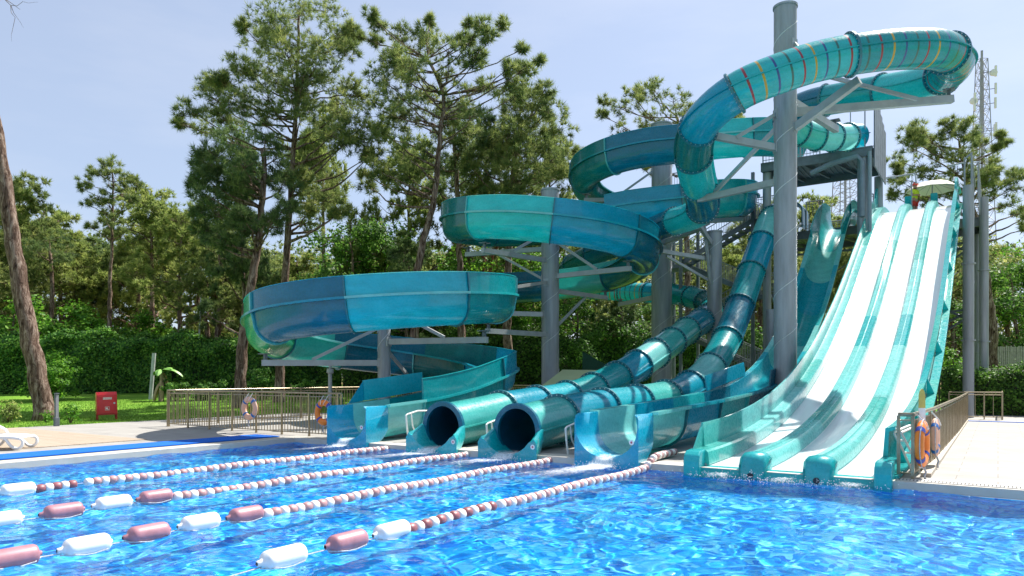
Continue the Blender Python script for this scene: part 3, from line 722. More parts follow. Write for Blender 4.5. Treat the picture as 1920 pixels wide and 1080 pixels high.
for i, (a_, b_) in enumerate(((-3.97, -3.52), (-2.84, -2.39))):
    seg_build('divider', divider_prof(a_, b_), ['P', 'P', 'M', 'P', 'P', 'A', 'P', 'P', 'M', 'P'], nseg=12)
    # rounded nose down to the water
    m = (a_ + b_) / 2; w = (b_ - a_) / 2 + 0.03
    nose = MB(); rows = [(13.74, 0.33, w), (13.62, 0.335, w), (13.5, 0.31, w * 0.98), (13.42, 0.22, w * 0.95), (13.38, 0.08, w * 0.92), (13.36, -0.08, w * 0.90), (13.36, -0.28, w * 0.9)]
    vs = []
    for y, z, ww in rows:
        for t_ in (-1, -0.72, -0.3, -0.06, 0.06, 0.3, 0.72, 1):
            dz = -0.10 * abs(t_) ** 4 if z > -0.2 else 0; dy = 0.10 * abs(t_) ** 4 - (0.03 if abs(t_) < 0.1 else 0)
            vs.append((m + ww * t_, y + dy, z + dz))
    K = 8; fs = [(r_i * K + j, r_i * K + j + 1, (r_i + 1) * K + j + 1, (r_i + 1) * K + j) for r_i in range(len(rows) - 1) for j in range(K - 1)]
    nose.add(vs, fs)
    for sg in (-1, 1):
        nose.add([(m + sg * w, 13.84, 0.23), (m + sg * w * 0.92, 13.46, 0.1), (m + sg * w * 0.9, 13.46, -0.28), (m + sg * w, 13.84, -0.05)], [(0, 1, 2, 3)])
    ns = nose.build('divider_nose', GC['A'], race, smooth=True, sharp=50)
    so = ns.modifiers.new('solid', 'SOLIDIFY'); so.thickness = 0.02
    MB().lathe([(0, 0), (0.055, 0.0), (0.055, 0.05), (0, 0.05)], (m, 13.29, -0.06), 'Y', 12).build('drain_hole', base_mat('drain_black', (0.01, 0.02, 0.03), 0.6)[0], race)
# left wall: low inner kerb, then taller screen
seg_build('side_wall', [(-4.64, 0.04), (-4.67, 0.26), (-4.71, 0.30), (-4.86, 0.30), (-4.94, 0.32), (-4.97, 0.78), (-5.01, 0.78), (-5.0, 0.0), (-4.66, 0.0)], ['M', 'P', 'P', 'M', 'P', 'P', 'P', 'P', 'M', 'P', 'P'], nseg=11, start=2)
MB().sweep(lfr[:3], [(-4.64, 0.04), (-4.67, 0.26), (-4.71, 0.30), (-4.86, 0.30), (-4.99, 0.30), (-5.0, 0.0), (-4.66, 0.0)], closed=True, caps=True).build('side_wall', GC['M'], race)
MB().prism([(13.80, 0.30), (14.32, 0.30), (14.32, 0.80)], -5.01, -4.97, 'X').build('side_wall', GC['M'], race)
def nose_block(xa, xb):
    MB().prism([(13.34, -0.3), (13.33, 0.12), (13.37, 0.24), (13.48, 0.32), (13.75, 0.335), (13.75, -0.3)], xa, xb, 'X').build('wall_nose', GC['A'], race, bevel=0.03)
nose_block(-5.03, -4.72); nose_block(-1.72, -1.45)
# right wall: tall plate with outer flange and gusset ribs
seg_build('side_wall', [(-1.73, 0.04), (-1.70, 0.3), (-1.66, 0.80), (-1.50, 0.84), (-1.50, 0.78), (-1.60, 0.74), (-1.62, 0.0), (-1.72, 0.0)], ['A', 'M', 'A', 'M', 'A', 'A', 'M'], nseg=9, start=2)
MB().sweep(lfr[:3], [(-1.73, 0.04), (-1.70, 0.3), (-1.45, 0.30), (-1.45, 0.24), (-1.62, 0.0), (-1.72, 0.0)], closed=True, caps=True).build('side_wall', GC['A'], race)
seg_build('base_flange', [(-1.60, 0.05), (-1.38, 0.05), (-1.38, -0.01), (-1.60, -0.01)], ['A', 'M'], nseg=6)
for k in range(6, len(lfr) - 2, 12):
    o, rr, u = lfr[k]; t = rr.cross(u)
    gb = MB(); pr = [(-1.60, 0.55), (-1.42, 0.05), (-1.61, 0.05)]
    vs = [o + t * e + rr * x + u * z for e in (-0.03, 0.03) for x, z in pr]
    gb.add(vs, [(0, 1, 2), (5, 4, 3), (0, 3, 4, 1), (1, 4, 5, 2), (2, 5, 3, 0)]).build('gusset', GC['A'], race)
# cross beams and steel under the slide
for k in range(14, len(lfr), 11):
    o, rr, u = lfr[k]
    MB().beam(o + rr * -5.0 - u * 0.14, o + rr * -1.5 - u * 0.14, 0.12, 0.14).build('cross_beam', galv_d, race)
# rounded hoods at the top of the outer walls
for xa, xb in ((-5.03, -4.95), (-1.68, -1.58)):
    poly = [(39.0 + 1.5 - 1.5 * math.cos(R(a)), 9.9 + 1.35 * math.sin(R(a))) for a in range(0, 181, 15)]
    MB().prism(poly, xa, xb, 'X').build('hood', GC['A'], race)
for m in (-3.745, -2.615):
    MB().box((m, 41.2, 10.55), (0.30, 0.4, 0.5)).build('starting_block', GC['T'], race, bevel=0.04)

# ------------------------------------------------------------------ columns and their arms
def column(label, X, Y, rad, H, arms, group='steel support columns', lug=False):
    root = thing('support_column', label, 'column', (X, Y, 0), group)
    MB().lathe([(0, 0.04), (rad, 0.04), (rad, H), (rad - 0.02, H), (rad - 0.02, H - 0.4), (0, H - 0.4)], (X, Y, 0), 'Z', 36).build('pipe', galv, root, smooth=True, sharp=40)
    MB().lathe([(rad, H - 0.06), (rad + 0.03, H - 0.06), (rad + 0.03, H + 0.01), (rad - 0.02, H + 0.01)], (X, Y, 0), 'Z', 36).build('collar', galv, root, smooth=True, sharp=40)
    sm = MB(); pitch = max(1.6, rad * 4.6); turns = H / pitch; n = int(turns * 26)
    pts = [(X + (rad + 0.001) * math.cos(2 * math.pi * i / 26), Y + (rad + 0.001) * math.sin(2 * math.pi * i / 26), 0.1 + pitch * i / 26) for i in range(n)]
    pts = [p for p in pts if p[2] < H - 0.1]
    sm.tube(pts, 0.011, 5); sm.build('weld_seam', seam_m, root)
    bp_ = MB(); bp_.lathe([(0, 0.0), (rad + 0.28, 0.0), (rad + 0.28, 0.04), (0, 0.04)], (X, Y, 0), 'Z', 32)
    bp_.build('base_plate', galv_d, root)
    for arm in arms:
        q = Vector(arm[0]); z0 = arm[1] if arm[1] is not None else q.z
        w = arm[2] if len(arm) > 2 else 0.16
        d2 = Vector((q.x - X, q.y - Y, 0)); d2.normalize()
        p = Vector((X, Y, z0)) + d2 * (rad - 0.02)
        ab = MB(); ab.beam(p, q, w, w * 1.25); ab.beam(p - d2 * 0.0 + Vector((0, 0, -0.16)), p + Vector((0, 0, 0.16)), 0.26, 0.05, 0, tuple(d2))
        a_o = ab.build('support_arm', galv_l, root)
        if abs(z0 - q.z) < 0.6:
            st = MB(); st.beam(q - d2 * 0.12, q - d2 * 0.12 + Vector((0, 0, 0.30)), 0.10, 0.10); st.box((q.x - d2.x * 0.12, q.y - d2.y * 0.12, q.z + 0.30), (0.34, 0.34, 0.03)); st.build('saddle', galv_d, a_o)
    if lug:
        MB().box((X, Y, H + 0.1), (0.25, 0.05, 0.22)).build('lifting_lug', galv, root)
    return root
def below(c, r, ang, h):
    a = R(ang); return A2W(c[0] + r * math.cos(a), c[1] + r * math.sin(a), h - 0.92 - 0.42)
def loop_arms(c, hs):
    out = []
    for ang, h, dz in hs:
        q = below(c, RL, ang, h); out.append((q, q.z + 0.02, 0.16))
        qm = A2W(c[0] + RL * 0.6 * math.cos(R(ang)), c[1] + RL * 0.6 * math.sin(R(ang)), q.z + (0.12 if dz > 0 else -0.1))
        out.append((qm, q.z + dz, 0.085))
    return out
wB, wC, wD = A2W(*colB, 0), A2W(*colC, 0), A2W(*colD, 0)
column('slim steel column inside the lowest loop of the spiral slide', wB.x, wB.y, 0.225, 5.15, loop_arms(colB, [(-25, 4.3, 1.2), (200, 3.55, 1.25), (75, 2.85, 1.2)]), lug=True)
column('mid-height steel column in front of the green trees, inside the middle loop', wC.x, wC.y, 0.39, 10.05,
       loop_arms(colC, [(160, 8.75, -1.3), (225, 8.2, 1.2), (-40, 7.5, 1.5), (45, 6.9, -1.6)]) + [(A2W(-1.6, 30.4, 4.45), 4.5, 0.16), (A2W(-1.0, 28.4, 3.55), 3.6, 0.16), (A2W(-1.0, 27.6, 5.0), 5.9, 0.1)])
column('thick steel column behind the upper loops of the spiral slide, below the pine', wD.x, wD.y, 0.53, 15.05,
       loop_arms(colD, [(180, 12.4, 1.5), (-75, 10.1, 1.2), (215, 9.9, 1.2), (-20, 11.1, -1.0)]) + [(A2W(6.2, 41.6, 5.9), 6.0, 0.18), (A2W(8.4, 42.4, 5.7), 7.0, 0.1)])
wA = A2W(508 / FPX * 23.4, 23.4, 0)
wA.x = -5.72 
armsA = [(P(1322, 252, 23.2), CAMH + (706 - 278) / FPX * 23.4, 0.17), (P(1380, 258, 23.2), CAMH + (706 - 216) / FPX * 23.4, 0.09), (P(1612, 150, 21.6), CAMH + (706 - 245) / FPX * 23.4, 0.19),
         (P(1786, 186, 23.6), CAMH + (706 - 211) / FPX * 23.4, 0.19), (P(1568, 243, 26.5), CAMH + (706 - 184) / FPX * 23.4, 0.19), (P(1310, 374, 26.0), CAMH + (706 - 338) / FPX * 23.4, 0.17),
         (P(1340, 360, 25.6), CAMH + (706 - 236) / FPX * 23.4, 0.10), (P(1540, 150, 22.3), CAMH + (706 - 90) / FPX * 23.4, 0.09), (P(1720, 186, 23.0), CAMH + (706 - 130) / FPX * 23.4, 0.09)]
column('tallest and thickest-looking steel column, standing between the open chute and the white lanes', wA.x, wA.y, 0.355, 13.75, armsA)
fp = G(1340, 712 + 61, 0); wF = A2W((1340 - 960) / FPX * 33.5, 33.5, 0)
column('shorter steel column left of the steep tube slide, with a bent arm at its top', wF.x, wF.y, 0.335, CAMH + (706 - 434) / FPX * 33.5,
       [(P(1300, 405, 32.2), 7.9, 0.16), (P(1320, 420, 33), 6.2, 0.1), (P(1235, 470, 32.5), 7.2, 0.14), (P(1250, 480, 32.6), 6.2, 0.09)])
# slender prop under the lowest loop
pw = A2W(-8.0 / 1.0 * 1.0 + 1.3, 27.6, 0)
pw = P(619, 706, 27.6); pw.z = 0
pr_ = thing('prop_post', 'thin grey post propping the lowest loop behind the railing', 'post', (pw.x, pw.y, 0))
MB().lathe([(0, 0), (0.075, 0), (0.075, 1.85), (0.13, 1.9), (0.13, 2.05), (0.05, 2.05), (0.05, 2.3), (0, 2.3)], (pw.x, pw.y, 0), 'Z', 14).build('pipe', galv_l, pr_, smooth=True)
MB().beam((pw.x - 0.2, pw.y, 2.3), (pw.x + 0.2, pw.y, 2.3), 0.08, 0.08).build('saddle', galv_l, pr_)
# ------------------------------------------------------------------ start tower with stairs
tower = thing('start_tower', 'grey steel tower of platforms, posts and zigzag stairs from which the slides start', 'tower', (-5, 39, 0))
def post(x, y, r, h, mat=galv, z0=0.0, n=18, name='post'):
    mb = MB(); mb.lathe([(0, z0), (r, z0), (r, h), (0, h)], (x, y, 0), 'Z', n)
    for z in (h * 0.33, h * 0.66): mb.lathe([(r, z), (r + 0.06, z), (r + 0.06, z + 0.06), (r, z + 0.06)], (x, y, 0), 'Z', n)
    return mb.build(name, mat, tower, smooth=True, sharp=40)
def deck(x0, x1, y0, y1, z, name='platform'):
    mb = MB(); mb.box(((x0 + x1) / 2, (y0 + y1) / 2, z - 0.03), (x1 - x0, y1 - y0, 0.06))
    for y in (y0 + 0.08, y1 - 0.08): mb.box(((x0 + x1) / 2, y, z - 0.24), (x1 - x0, 0.12, 0.36))
    for x in (x0 + 0.08, x1 - 0.08): mb.box((x, (y0 + y1) / 2, z - 0.245), (0.12, y1 - y0 - 0.3, 0.35))
    k = int((x1 - x0) / 0.22)
    for i in range(1, k): mb.box((x0 + (x1 - x0) * i / k, (y0 + y1) / 2, z - 0.085), (0.05, y1 - y0 - 0.3, 0.05))
    for i in range(1, 4): mb.beam((x0 + (x1 - x0) * (i - 0.6) / 4, y0 + 0.2, z - 0.2), (x0 + (x1 - x0) * i / 4, y1 - 0.2, z - 0.2), 0.1, 0.12)
    return mb.build(name, galv_d, tower)
def rail(pts, h=1.1, step=0.14, name='railing', mat=galv, top=0.03, r=0.012, solid=False, parent=None, mid=True):
    mb = MB()
    for p, q in zip(pts[:-1], pts[1:]):
        p, q = Vector(p), Vector(q); L = (q - p).length; n = max(1, int(L / step))
        mb.tube([p + Vector((0, 0, h)), q + Vector((0, 0, h))], top, 8)
        if mid: mb.tube([p + Vector((0, 0, 0.12)), q + Vector((0, 0, 0.12))], r * 1.4, 6); mb.tube([p + Vector((0, 0, h - 0.12)), q + Vector((0, 0, h - 0.12))], r * 1.4, 6)
        for i in range(n + 1):
            c = p.lerp(q, i / n)
            big = i % 12 == 0 or i == n
            mb.beam(c, c + Vector((0, 0, h)), r * (4 if big else 1.7), r * (4 if big else 1.7))
    return mb.build(name, mat, parent or tower)
LZ, UZ = 9.35, 12.15
deck(-10.6, -5.0, 39.7, 43.6, LZ); deck(-4.98, -0.6, 40.9, 43.6, LZ)
deck(-9.6, -4.7, 35.9, 39.9, UZ)
for x, y, r, h in ((-1.05, 36.4, 0.21, 9.9), (-0.55, 40.6, 0.19, 10.2), (-2.6, 37.6, 0.22, 8.3), (-5.1, 36.25, 0.26, UZ - 0.42), (-4.95, 40.1, 0.20, UZ - 0.42), (-9.4, 36.3, 0.2, UZ - 0.42), (-9.4, 39.6, 0.2, UZ - 0.42), (-10.3, 43.2, 0.2, LZ - 0.42), (-5.3, 43.2, 0.2, LZ - 0.42), (-0.8, 43.3, 0.2, LZ - 0.42), (-8.0, 31.6, 0.24, 4.6), (-3.4, 30.8, 0.22, 4.4), (-3.2, 34.0, 0.2, 6.2)):
    post(x, y, r, h)
for x, y in ((-10.4, 39.9), (-6.0, 43.0)): post(x, y, 0.13, UZ + 0.9, galv_d)
MB().tube([(-5.1, 35.88, 9.0), (-5.1, 35.88, 11.5), (-5.3, 35.88, 11.75), (-6.4, 35.9, 11.6), (-7.3, 35.9, 11.3)], 0.12, 12).build('water_pipe', varied('grey_pipe', (0.16, 0.21, 0.25), 0.1, 4, 0.35), tower, smooth=True)
MB().tube([(-4.80, 35.95, 0.0), (-4.80, 35.95, 11.9)], 0.09, 12).build('water_pipe', varied('grey_pipe_b', (0.2, 0.26, 0.3), 0.1, 4, 0.35), tower, smooth=True)
# screens on the right edge of the upper platform
for i in range(6):
    y = 36.0 + i * 0.66; z1 = UZ + 2.55 - i * 0.18
    mb = MB(); mb.box((-4.62, y + 0.32, (UZ - 0.9 + z1) / 2), (0.05, 0.60, z1 - UZ + 0.9)); mb.build('side_screen', galv_d, tower)
MB().beam((-5.0, 36.0, UZ), (-5.0, 36.0, UZ + 2.7), 0.05, 0.05).beam((-5.6, 36.0, UZ), (-5.6, 36.0, UZ + 2.5), 0.04, 0.04).build('side_post', galv, tower)
rail([(-9.5, 35.95, UZ), (-6.9, 35.95, UZ)], parent=tower); rail([(-9.5, 39.85, UZ), (-4.8, 39.85, UZ)], parent=tower)
rail([(-10.5, 39.75, LZ), (-10.0, 39.75, LZ)]); rail([(-8.3, 39.75, LZ), (-7.5, 39.75, LZ)], 1.5); rail([(-5.75, 39.8, LZ), (-5.15, 39.8, LZ)], 1.5); rail([(-10.5, 43.5, LZ), (-0.7, 43.5, LZ)]); rail([(-0.7, 36.4, LZ), (-0.7, 43.5, LZ)], 1.5)
# tall guard frame right of the white lanes
mb = MB()
for x, y in ((-1.30, 39.9), (-1.0, 39.0), (-1.0, 40.6)): mb.beam((x, y, 9.2), (x, y, 12.0), 0.07, 0.07)
mb.beam((-1.30, 39.9, 11.95), (-1.0, 39.0, 11.95), 0.06, 0.06); mb.beam((-1.0, 39.0, 11.9), (-0.95, 43, 11.3), 0.06, 0.06)
for i in range(10): mb.beam((-1.0, 39.2 + i * 0.4, 9.3), (-1.0, 39.2 + i * 0.4, 11.8 - i * 0.06), 0.04, 0.04)
mb.build('guard_frame', galv, tower)
mb = MB(); mb.tube([(-4.9, 40.6, 11.75), (-3.4, 40.7, 11.8), (-3.35, 40.7, 11.3)], 0.04, 8); mb.tube([(-1.95, 40.5, 11.9), (-1.25, 40.5, 11.95)], 0.04, 8); mb.tube([(-3.6, 41.2, 10.1), (-3.6, 41.2, 11.6)], 0.035, 8)
mb.build('crossbar', galv_l, tower, smooth=True)
# bracing trusses right of the lanes, and below
mb = MB()
for z in (4.6, 7.5): 
    for a, b_ in (((-2.6, 37.6, z), (-1.05, 36.4, z + 0.0)), ((-2.6, 37.6, z + 0.5), (-1.05, 36.4, z - 0.4)), ((-2.6, 37.6, z - 0.8), (-1.05, 36.4, z - 0.1)), ((-2.5, 37.5, z - 1.2), (-1.05, 36.4, z - 0.3))):
        mb.beam(a, b_, 0.08, 0.08)
for x0, x1, y, z in ((-9.2, -5.2, 40.1, 8.2), (-9.2, -5.2, 40.1, 5.3), (-9.2, -5.2, 40.1, 2.6), (-5.0, -2.7, 37.5, 5.2), (-5.0, -2.7, 37.5, 2.5)):
    mb.beam((x0, y, z), (x1, y, z), 0.09, 0.1); mb.beam((x0, y, z - 2.4), (x1, y, z), 0.06, 0.06)
for y0_, y1_, x, z in ((36.3, 39.8, -9.4, 8), (36.3, 39.8, -9.4, 4.5), (36.5, 43, -1.0, 5), (36.5, 43, -5.1, 6)): mb.beam((x, y0_, z), (x, y1_, z + 1.6), 0.07, 0.07); mb.beam((x, y0_, z + 1.6), (x, y1_, z), 0.07, 0.07)
mb.build('bracing', galv_d, tower)
# enclosed start boxes of the tubes
for (x, y, z, w) in ((-9.17, 38.95, 9.95, 0.86),):
    mb = MB(); pr = [(-w, -0.55), (-w, 0.35)] + [(-w * math.cos(R(a)), 0.35 + 0.62 * math.sin(R(a))) for a in range(15, 180, 15)] + [(w, 0.35), (w, -0.55)]
    inner = [(px_ * 0.93, pz * 0.93 - 0.02) for px_, pz in pr]
    fr_ = [(Vector((x, y + k * 0.7, z)), Vector((1, 0, 0)), Vector((0, 0, 1))) for k in range(3)]
    mb.sweep(fr_, pr + inner[::-1], closed=True, caps=True); mb.build('start_box', GC['N'], steep, smooth=True, sharp=40)
# stair tower
def stairs():
    x0, x1 = -14.9, -10.7; ya, yb = 39.6, 40.9
    z = 0.0; k = 0; H = 2.03
    while z + H <= 12.2:
        y = ya if k % 2 == 0 else yb + 0.1; a, b_ = (x0, x1) if k % 2 == 0 else (x1, x0)
        fl = MB()
        for e in (-0.55, 0.55): fl.beam((a, y + e, z), (b_, y + e, z + H), 0.05, 0.26)
        for i in range(11):
            t_ = (i + 0.5) / 11; fl.box((a + (b_ - a) * t_, y, z + H * t_), (0.32, 1.06, 0.04))
        f_ = fl.build('stair_flight', galv_d, tower)
        rl = MB()
        for e in (-0.58, 0.58):
            rl.tube([(a, y + e, z + 1.05), (b_, y + e, z + H + 1.05)], 0.025, 6); rl.tube([(a, y + e, z + 0.15), (b_, y + e, z + H + 0.15)], 0.015, 6)
            for i in range(31):
                t_ = i / 30; xx = a + (b_ - a) * t_; zz = z + H * t_
                rl.beam((xx, y + e, zz + 0.1), (xx, y + e, zz + 1.05), 0.018, 0.018)
        rl.build('handrail', galv, f_)
        z += H; k += 1
        xl = b_ + (0.75 if b_ > a else -0.75)
        lm = MB(); lm.box((xl, (ya + yb) / 2 + 0.05, z - 0.05), (1.5, 2.5, 0.08)); lm.box((xl, ya - 0.57, z - 0.12), (1.5, 0.06, 0.22))
        l_ = lm.build('landing', galv_d, tower)
        sx = xl + (0.75 if b_ > a else -0.75)
        rail([(b_, ya - 0.6, z), (sx, ya - 0.6, z), (sx, yb + 0.7, z)], 1.1, 0.15, 'handrail', galv, parent=l_)
    for x in (x0 - 1.4, x0 + 0.1, x1 - 0.1, x1 + 1.4):
        for y in (ya - 0.7, yb + 0.8): MB().box((x, y, 6.3), (0.16, 0.16, 12.6)).build('stair_post', galv_d, tower)
stairs()

# ------------------------------------------------------------------ railings on the deck
def bar_fence(name, label, pts, h, step, mat, base, post_every=8, curb=False, rails=(0.10,), top=0.028, barw=0.018):
    root = thing(name, label, 'railing', base)
    tp = MB(); br_ = MB()
    for sg_, (p, q) in enumerate(zip(pts[:-1], pts[1:])):
        p, q = Vector(p), Vector(q); L = (q - p).length; n = int(L / step); d_ = (q - p).normalized()
        tp.tube([p + Vector((0, 0, h)), q + Vector((0, 0, h))], top, 10); tp.tube([p + Vector((0, 0, h - 0.10)), q + Vector((0, 0, h - 0.10))], 0.014, 8)
        for z in rails: tp.tube([p + Vector((0, 0, z)), q + Vector((0, 0, z))], 0.016, 8)
        for i in range(1 if sg_ else 0, n + 1):
            c = p.lerp(q, i / n)
            if i % post_every == 0 or i == n:
                MB().beam(c + Vector((0, 0, 0)), c + Vector((0, 0, h - 0.02)), 0.05, 0.05).build('post', mat, root)
            else: br_.beam(c + Vector((0, 0, 0.08)), c + Vector((0, 0, h - 0.10)), barw, barw)
    tp.build('handrail', mat, root, smooth=True); br_.build('bars', mat, root)
    return root
FX, FY = -24.1, 14.15
bar_fence('railing', 'bronze coloured metal railing with two hanging rings at the pool end, left of the slides', [(FX, FY, 0), (-15.35, FY, 0)], 1.27, 0.135, bronze, (FX, FY, 0), 9)
bar_fence('railing', 'bronze metal railing running back across the lawn behind the front one', [(FX, FY + 0.05, 0), (FX, 32.5, 0), (-14.0, 32.5, 0)], 1.27, 0.16, bronze, (FX, 32, 0), 12)
bar_fence('railing', 'bronze railing right of the white lanes with two life rings hung on it', [(-1.42, 14.0, 0), (-1.20, 13.95, 0), (-1.08, 17.0, 0), (-1.0, 26, 0), (-1.0, 33.6, 0)], 1.1, 0.115, bronze, (-1.1, 20, 0), 10, top=0.035, barw=0.03)
kb = MB(); kb.box((-1.04, 24.0, 0.035), (0.16, 19.2, 0.07)); tag(kb.build('railing_kerb', varied('kerb_stone', (0.45, 0.40, 0.32), 0.1, 4, 0.7), base=(-1.04, 24, 0)), 'low stone kerb under the railing right of the white lanes', 'kerb')
bar_fence('railing', 'short bronze railing before the right hedge at the foot of the tower posts', [(-1.7, 35.2, 0), (0.15, 35.2, 0), (0.15, 38.2, 0)], 1.1, 0.3, bronze, (0.1, 35.2, 0), 4)

# ------------------------------------------------------------------ life rings
def life_ring(label, loc, rz, vinyl, band, R1=0.27, r1=0.085, group='life rings on the railings', tilt=0.0):
    root = thing('life_ring', label, 'life ring', (0, 0, 0), group)
    N, M = 40, 16
    vs, fs = [], []
    for i in range(N):
        a = 2 * math.pi * i / N
        for j in range(M):
            b_ = 2 * math.pi * j / M; rr = R1 + r1 * math.cos(b_)
            vs.append((rr * math.cos(a), r1 * 0.72 * math.sin(b_), rr * math.sin(a)))
    for i in range(N):
        for j in range(M): fs.append((i * M + j, i * M + (j + 1) % M, ((i + 1) % N) * M + (j + 1) % M, ((i + 1) % N) * M + j))
    MB().add(vs, fs).build('ring', vinyl, root, smooth=True, sharp=0)
    for q in (45, 135, 225, 315):
        vs, fs = [], []
        for i in range(4):
            a = R(q - 7 + 14 * i / 3)
            for j in range(M):
                b_ = 2 * math.pi * j / M; rr = R1 + (r1 + 0.005) * math.cos(b_)
                vs.append((rr * math.cos(a), (r1 * 0.72 + 0.005) * math.sin(b_), rr * math.sin(a)))
        for i in range(3):
            for j in range(M): fs.append((i * M + j, i * M + (j + 1) % M, (i + 1) * M + (j + 1) % M, (i + 1) * M + j))
        MB().add(vs, fs).build('band', band, root, smooth=True, sharp=0)
    gp = []
    for i in range(49):
        a = 2 * math.pi * i / 48; s_ = abs(math.sin(2 * (a - R(45)) )) ** 0.5
        rr = R1 + r1 * (0.96 + 0.22 * s_); gp.append((rr * math.cos(a), -0.02, rr * math.sin(a)))
    MB().tube(gp, 0.008, 6).build('grab_rope', rope_m, root)
    MB().tube([(-0.09, 0.06, R1 + 0.2), (-0.1, -0.05, R1 + 0.06), (-0.05, -0.09, R1 - 0.05)], 0.008, 6).tube([(0.09, 0.06, R1 + 0.2), (0.1, -0.05, R1 + 0.06), (0.05, -0.09, R1 - 0.05)], 0.008, 6).build('hook', white_pt, root)
    hang = [(0.0, -0.02, -R1 - r1), (0.02, -0.05, -R1 - r1 - 0.08), (-0.02, -0.03, -R1 - r1 - 0.15), (0.03, -0.04, -R1 - r1 - 0.2)]
    MB().tube(hang, 0.018, 6).build('rope_end', rope_m, root)
    root.location = loc; root.rotation_euler = (tilt, 0, rz)
    return root
w = P(467, 777, 20.4); life_ring('faded pink life ring with blue bands on the left railing', (-19.36, FY - 0.11, 0.76), 0, ringp_m, ringnavy, 0.28, 0.09)
w = P(606, 779, 19.6); life_ring('bright orange life ring on the left railing beside the first slide exit', (-15.95, FY - 0.11, 0.72), 0, orange_m, ringblue, 0.28, 0.09)
life_ring('bright orange life ring hung on the right railing nearest the pool edge', (-1.07, 14.12, 0.60), R(86), orange_m, ringblue, 0.30, 0.10)
life_ring('faded pale pink life ring with blue bands hung on the right railing', (-0.98, 15.75, 0.60), R(90), ringp_m, ringnavy, 0.28, 0.085)
bd = thing('rescue_board', 'narrow white board with a yellow rounded tip standing beside the orange ring', 'board', (-1.1, 14.42, 0))
poly = [(-0.055, 0.35), (0.055, 0.35), (0.055, 1.35)]; tip = [(0.055, 1.3), (0.052, 1.42), (0.035, 1.5), (0.0, 1.54), (-0.035, 1.5), (-0.052, 1.42), (-0.055, 1.3)]
def put(mb, rz, loc):
    c_, s_ = math.cos(rz), math.sin(rz); mb.v = [(x * c_ - y * s_ + loc[0], x * s_ + y * c_ + loc[1], z + loc[2]) for x, y, z in mb.v]; return mb
put(MB().prism([(-0.055, 0.15), (0.055, 0.15), (0.055, 1.20), (-0.055, 1.20)], -0.012, 0.012), TH, (-1.10, 14.42, 0.0)).build('board', white_pt, bd)
put(MB().prism([(0.055, 1.202)] + tip[1:-1] + [(-0.055, 1.202)], -0.012, 0.012), TH, (-1.10, 14.42, 0.0)).build('tip', varied('faded_yellow', (0.55, 0.44, 0.10), 0.15, 8, 0.5), bd)
# ------------------------------------------------------------------ white tubular racks by the exits
def rack(label, X, Y, h=0.62, w=0.72, flip=1, lean=0.0):
    root = thing('exit_handrail', label, 'handrail', (X, Y, 0), 'white tubular handrails by the slide exits')
    m = MB(); m.tube([(X, Y - 0.35, 0.0), (X, Y - 0.42, h * 0.5), (X, Y - 0.46, h - 0.03), (X, Y - 0.40, h), (X, Y, h + 0.07), (X, Y + w * 0.55, h + 0.06), (X, Y + w * 0.62, h), (X, Y + w * 0.62, h * 0.5), (X, Y + w * 0.6, 0.0)], 0.024, 8)
    m.build('frame', white_pt, root, smooth=True)
    m = MB(); m.tube([(X + 0.02, Y - 0.28, h), (X + 0.02, Y - 0.22, h * 0.55), (X + 0.02, Y - 0.05, h * 0.2), (X + 0.02, Y + 0.15, h * 0.14), (X + 0.02, Y + 0.34, h * 0.35), (X + 0.02, Y + 0.40, h * 0.7), (X + 0.02, Y + 0.41, h)], 0.018, 8)
    m.build('hoop', white_pt, root, smooth=True)
    return root
rack('white tubular handrail between the first exit and the left round mouth', -13.0, 14.7, 0.75)
rack('white tubular handrail between the two round mouths', -10.22, 14.5)
rack('white tubular handrail right of the right round mouth', -8.0, 14.45)
rr_ = thing('folding_frame', 'white tubular frame standing askew inside the right railing corner', 'frame', (-1.42, 14.9, 0))
m = MB()
for dx in (0, 0.12): m.tube([(-1.55 + dx, 14.5, 0.75), (-1.40 + dx, 14.6, 0.4), (-1.28 + dx, 14.8, 0.02)], 0.022, 8); m.tube([(-1.55 + dx, 14.5, 0.75), (-1.35 + dx, 15.0, 0.85), (-1.2 + dx, 15.4, 0.8)], 0.022, 8)
for t_ in (0.2, 0.5, 0.8): m.tube([(-1.55 + 0.27 * t_, 14.5 + 0.3 * t_, 0.75 - 0.73 * t_), (-1.43 + 0.27 * t_, 14.5 + 0.3 * t_, 0.75 - 0.73 * t_)], 0.018, 8)
m.build('frame', white_pt, rr_, smooth=True)

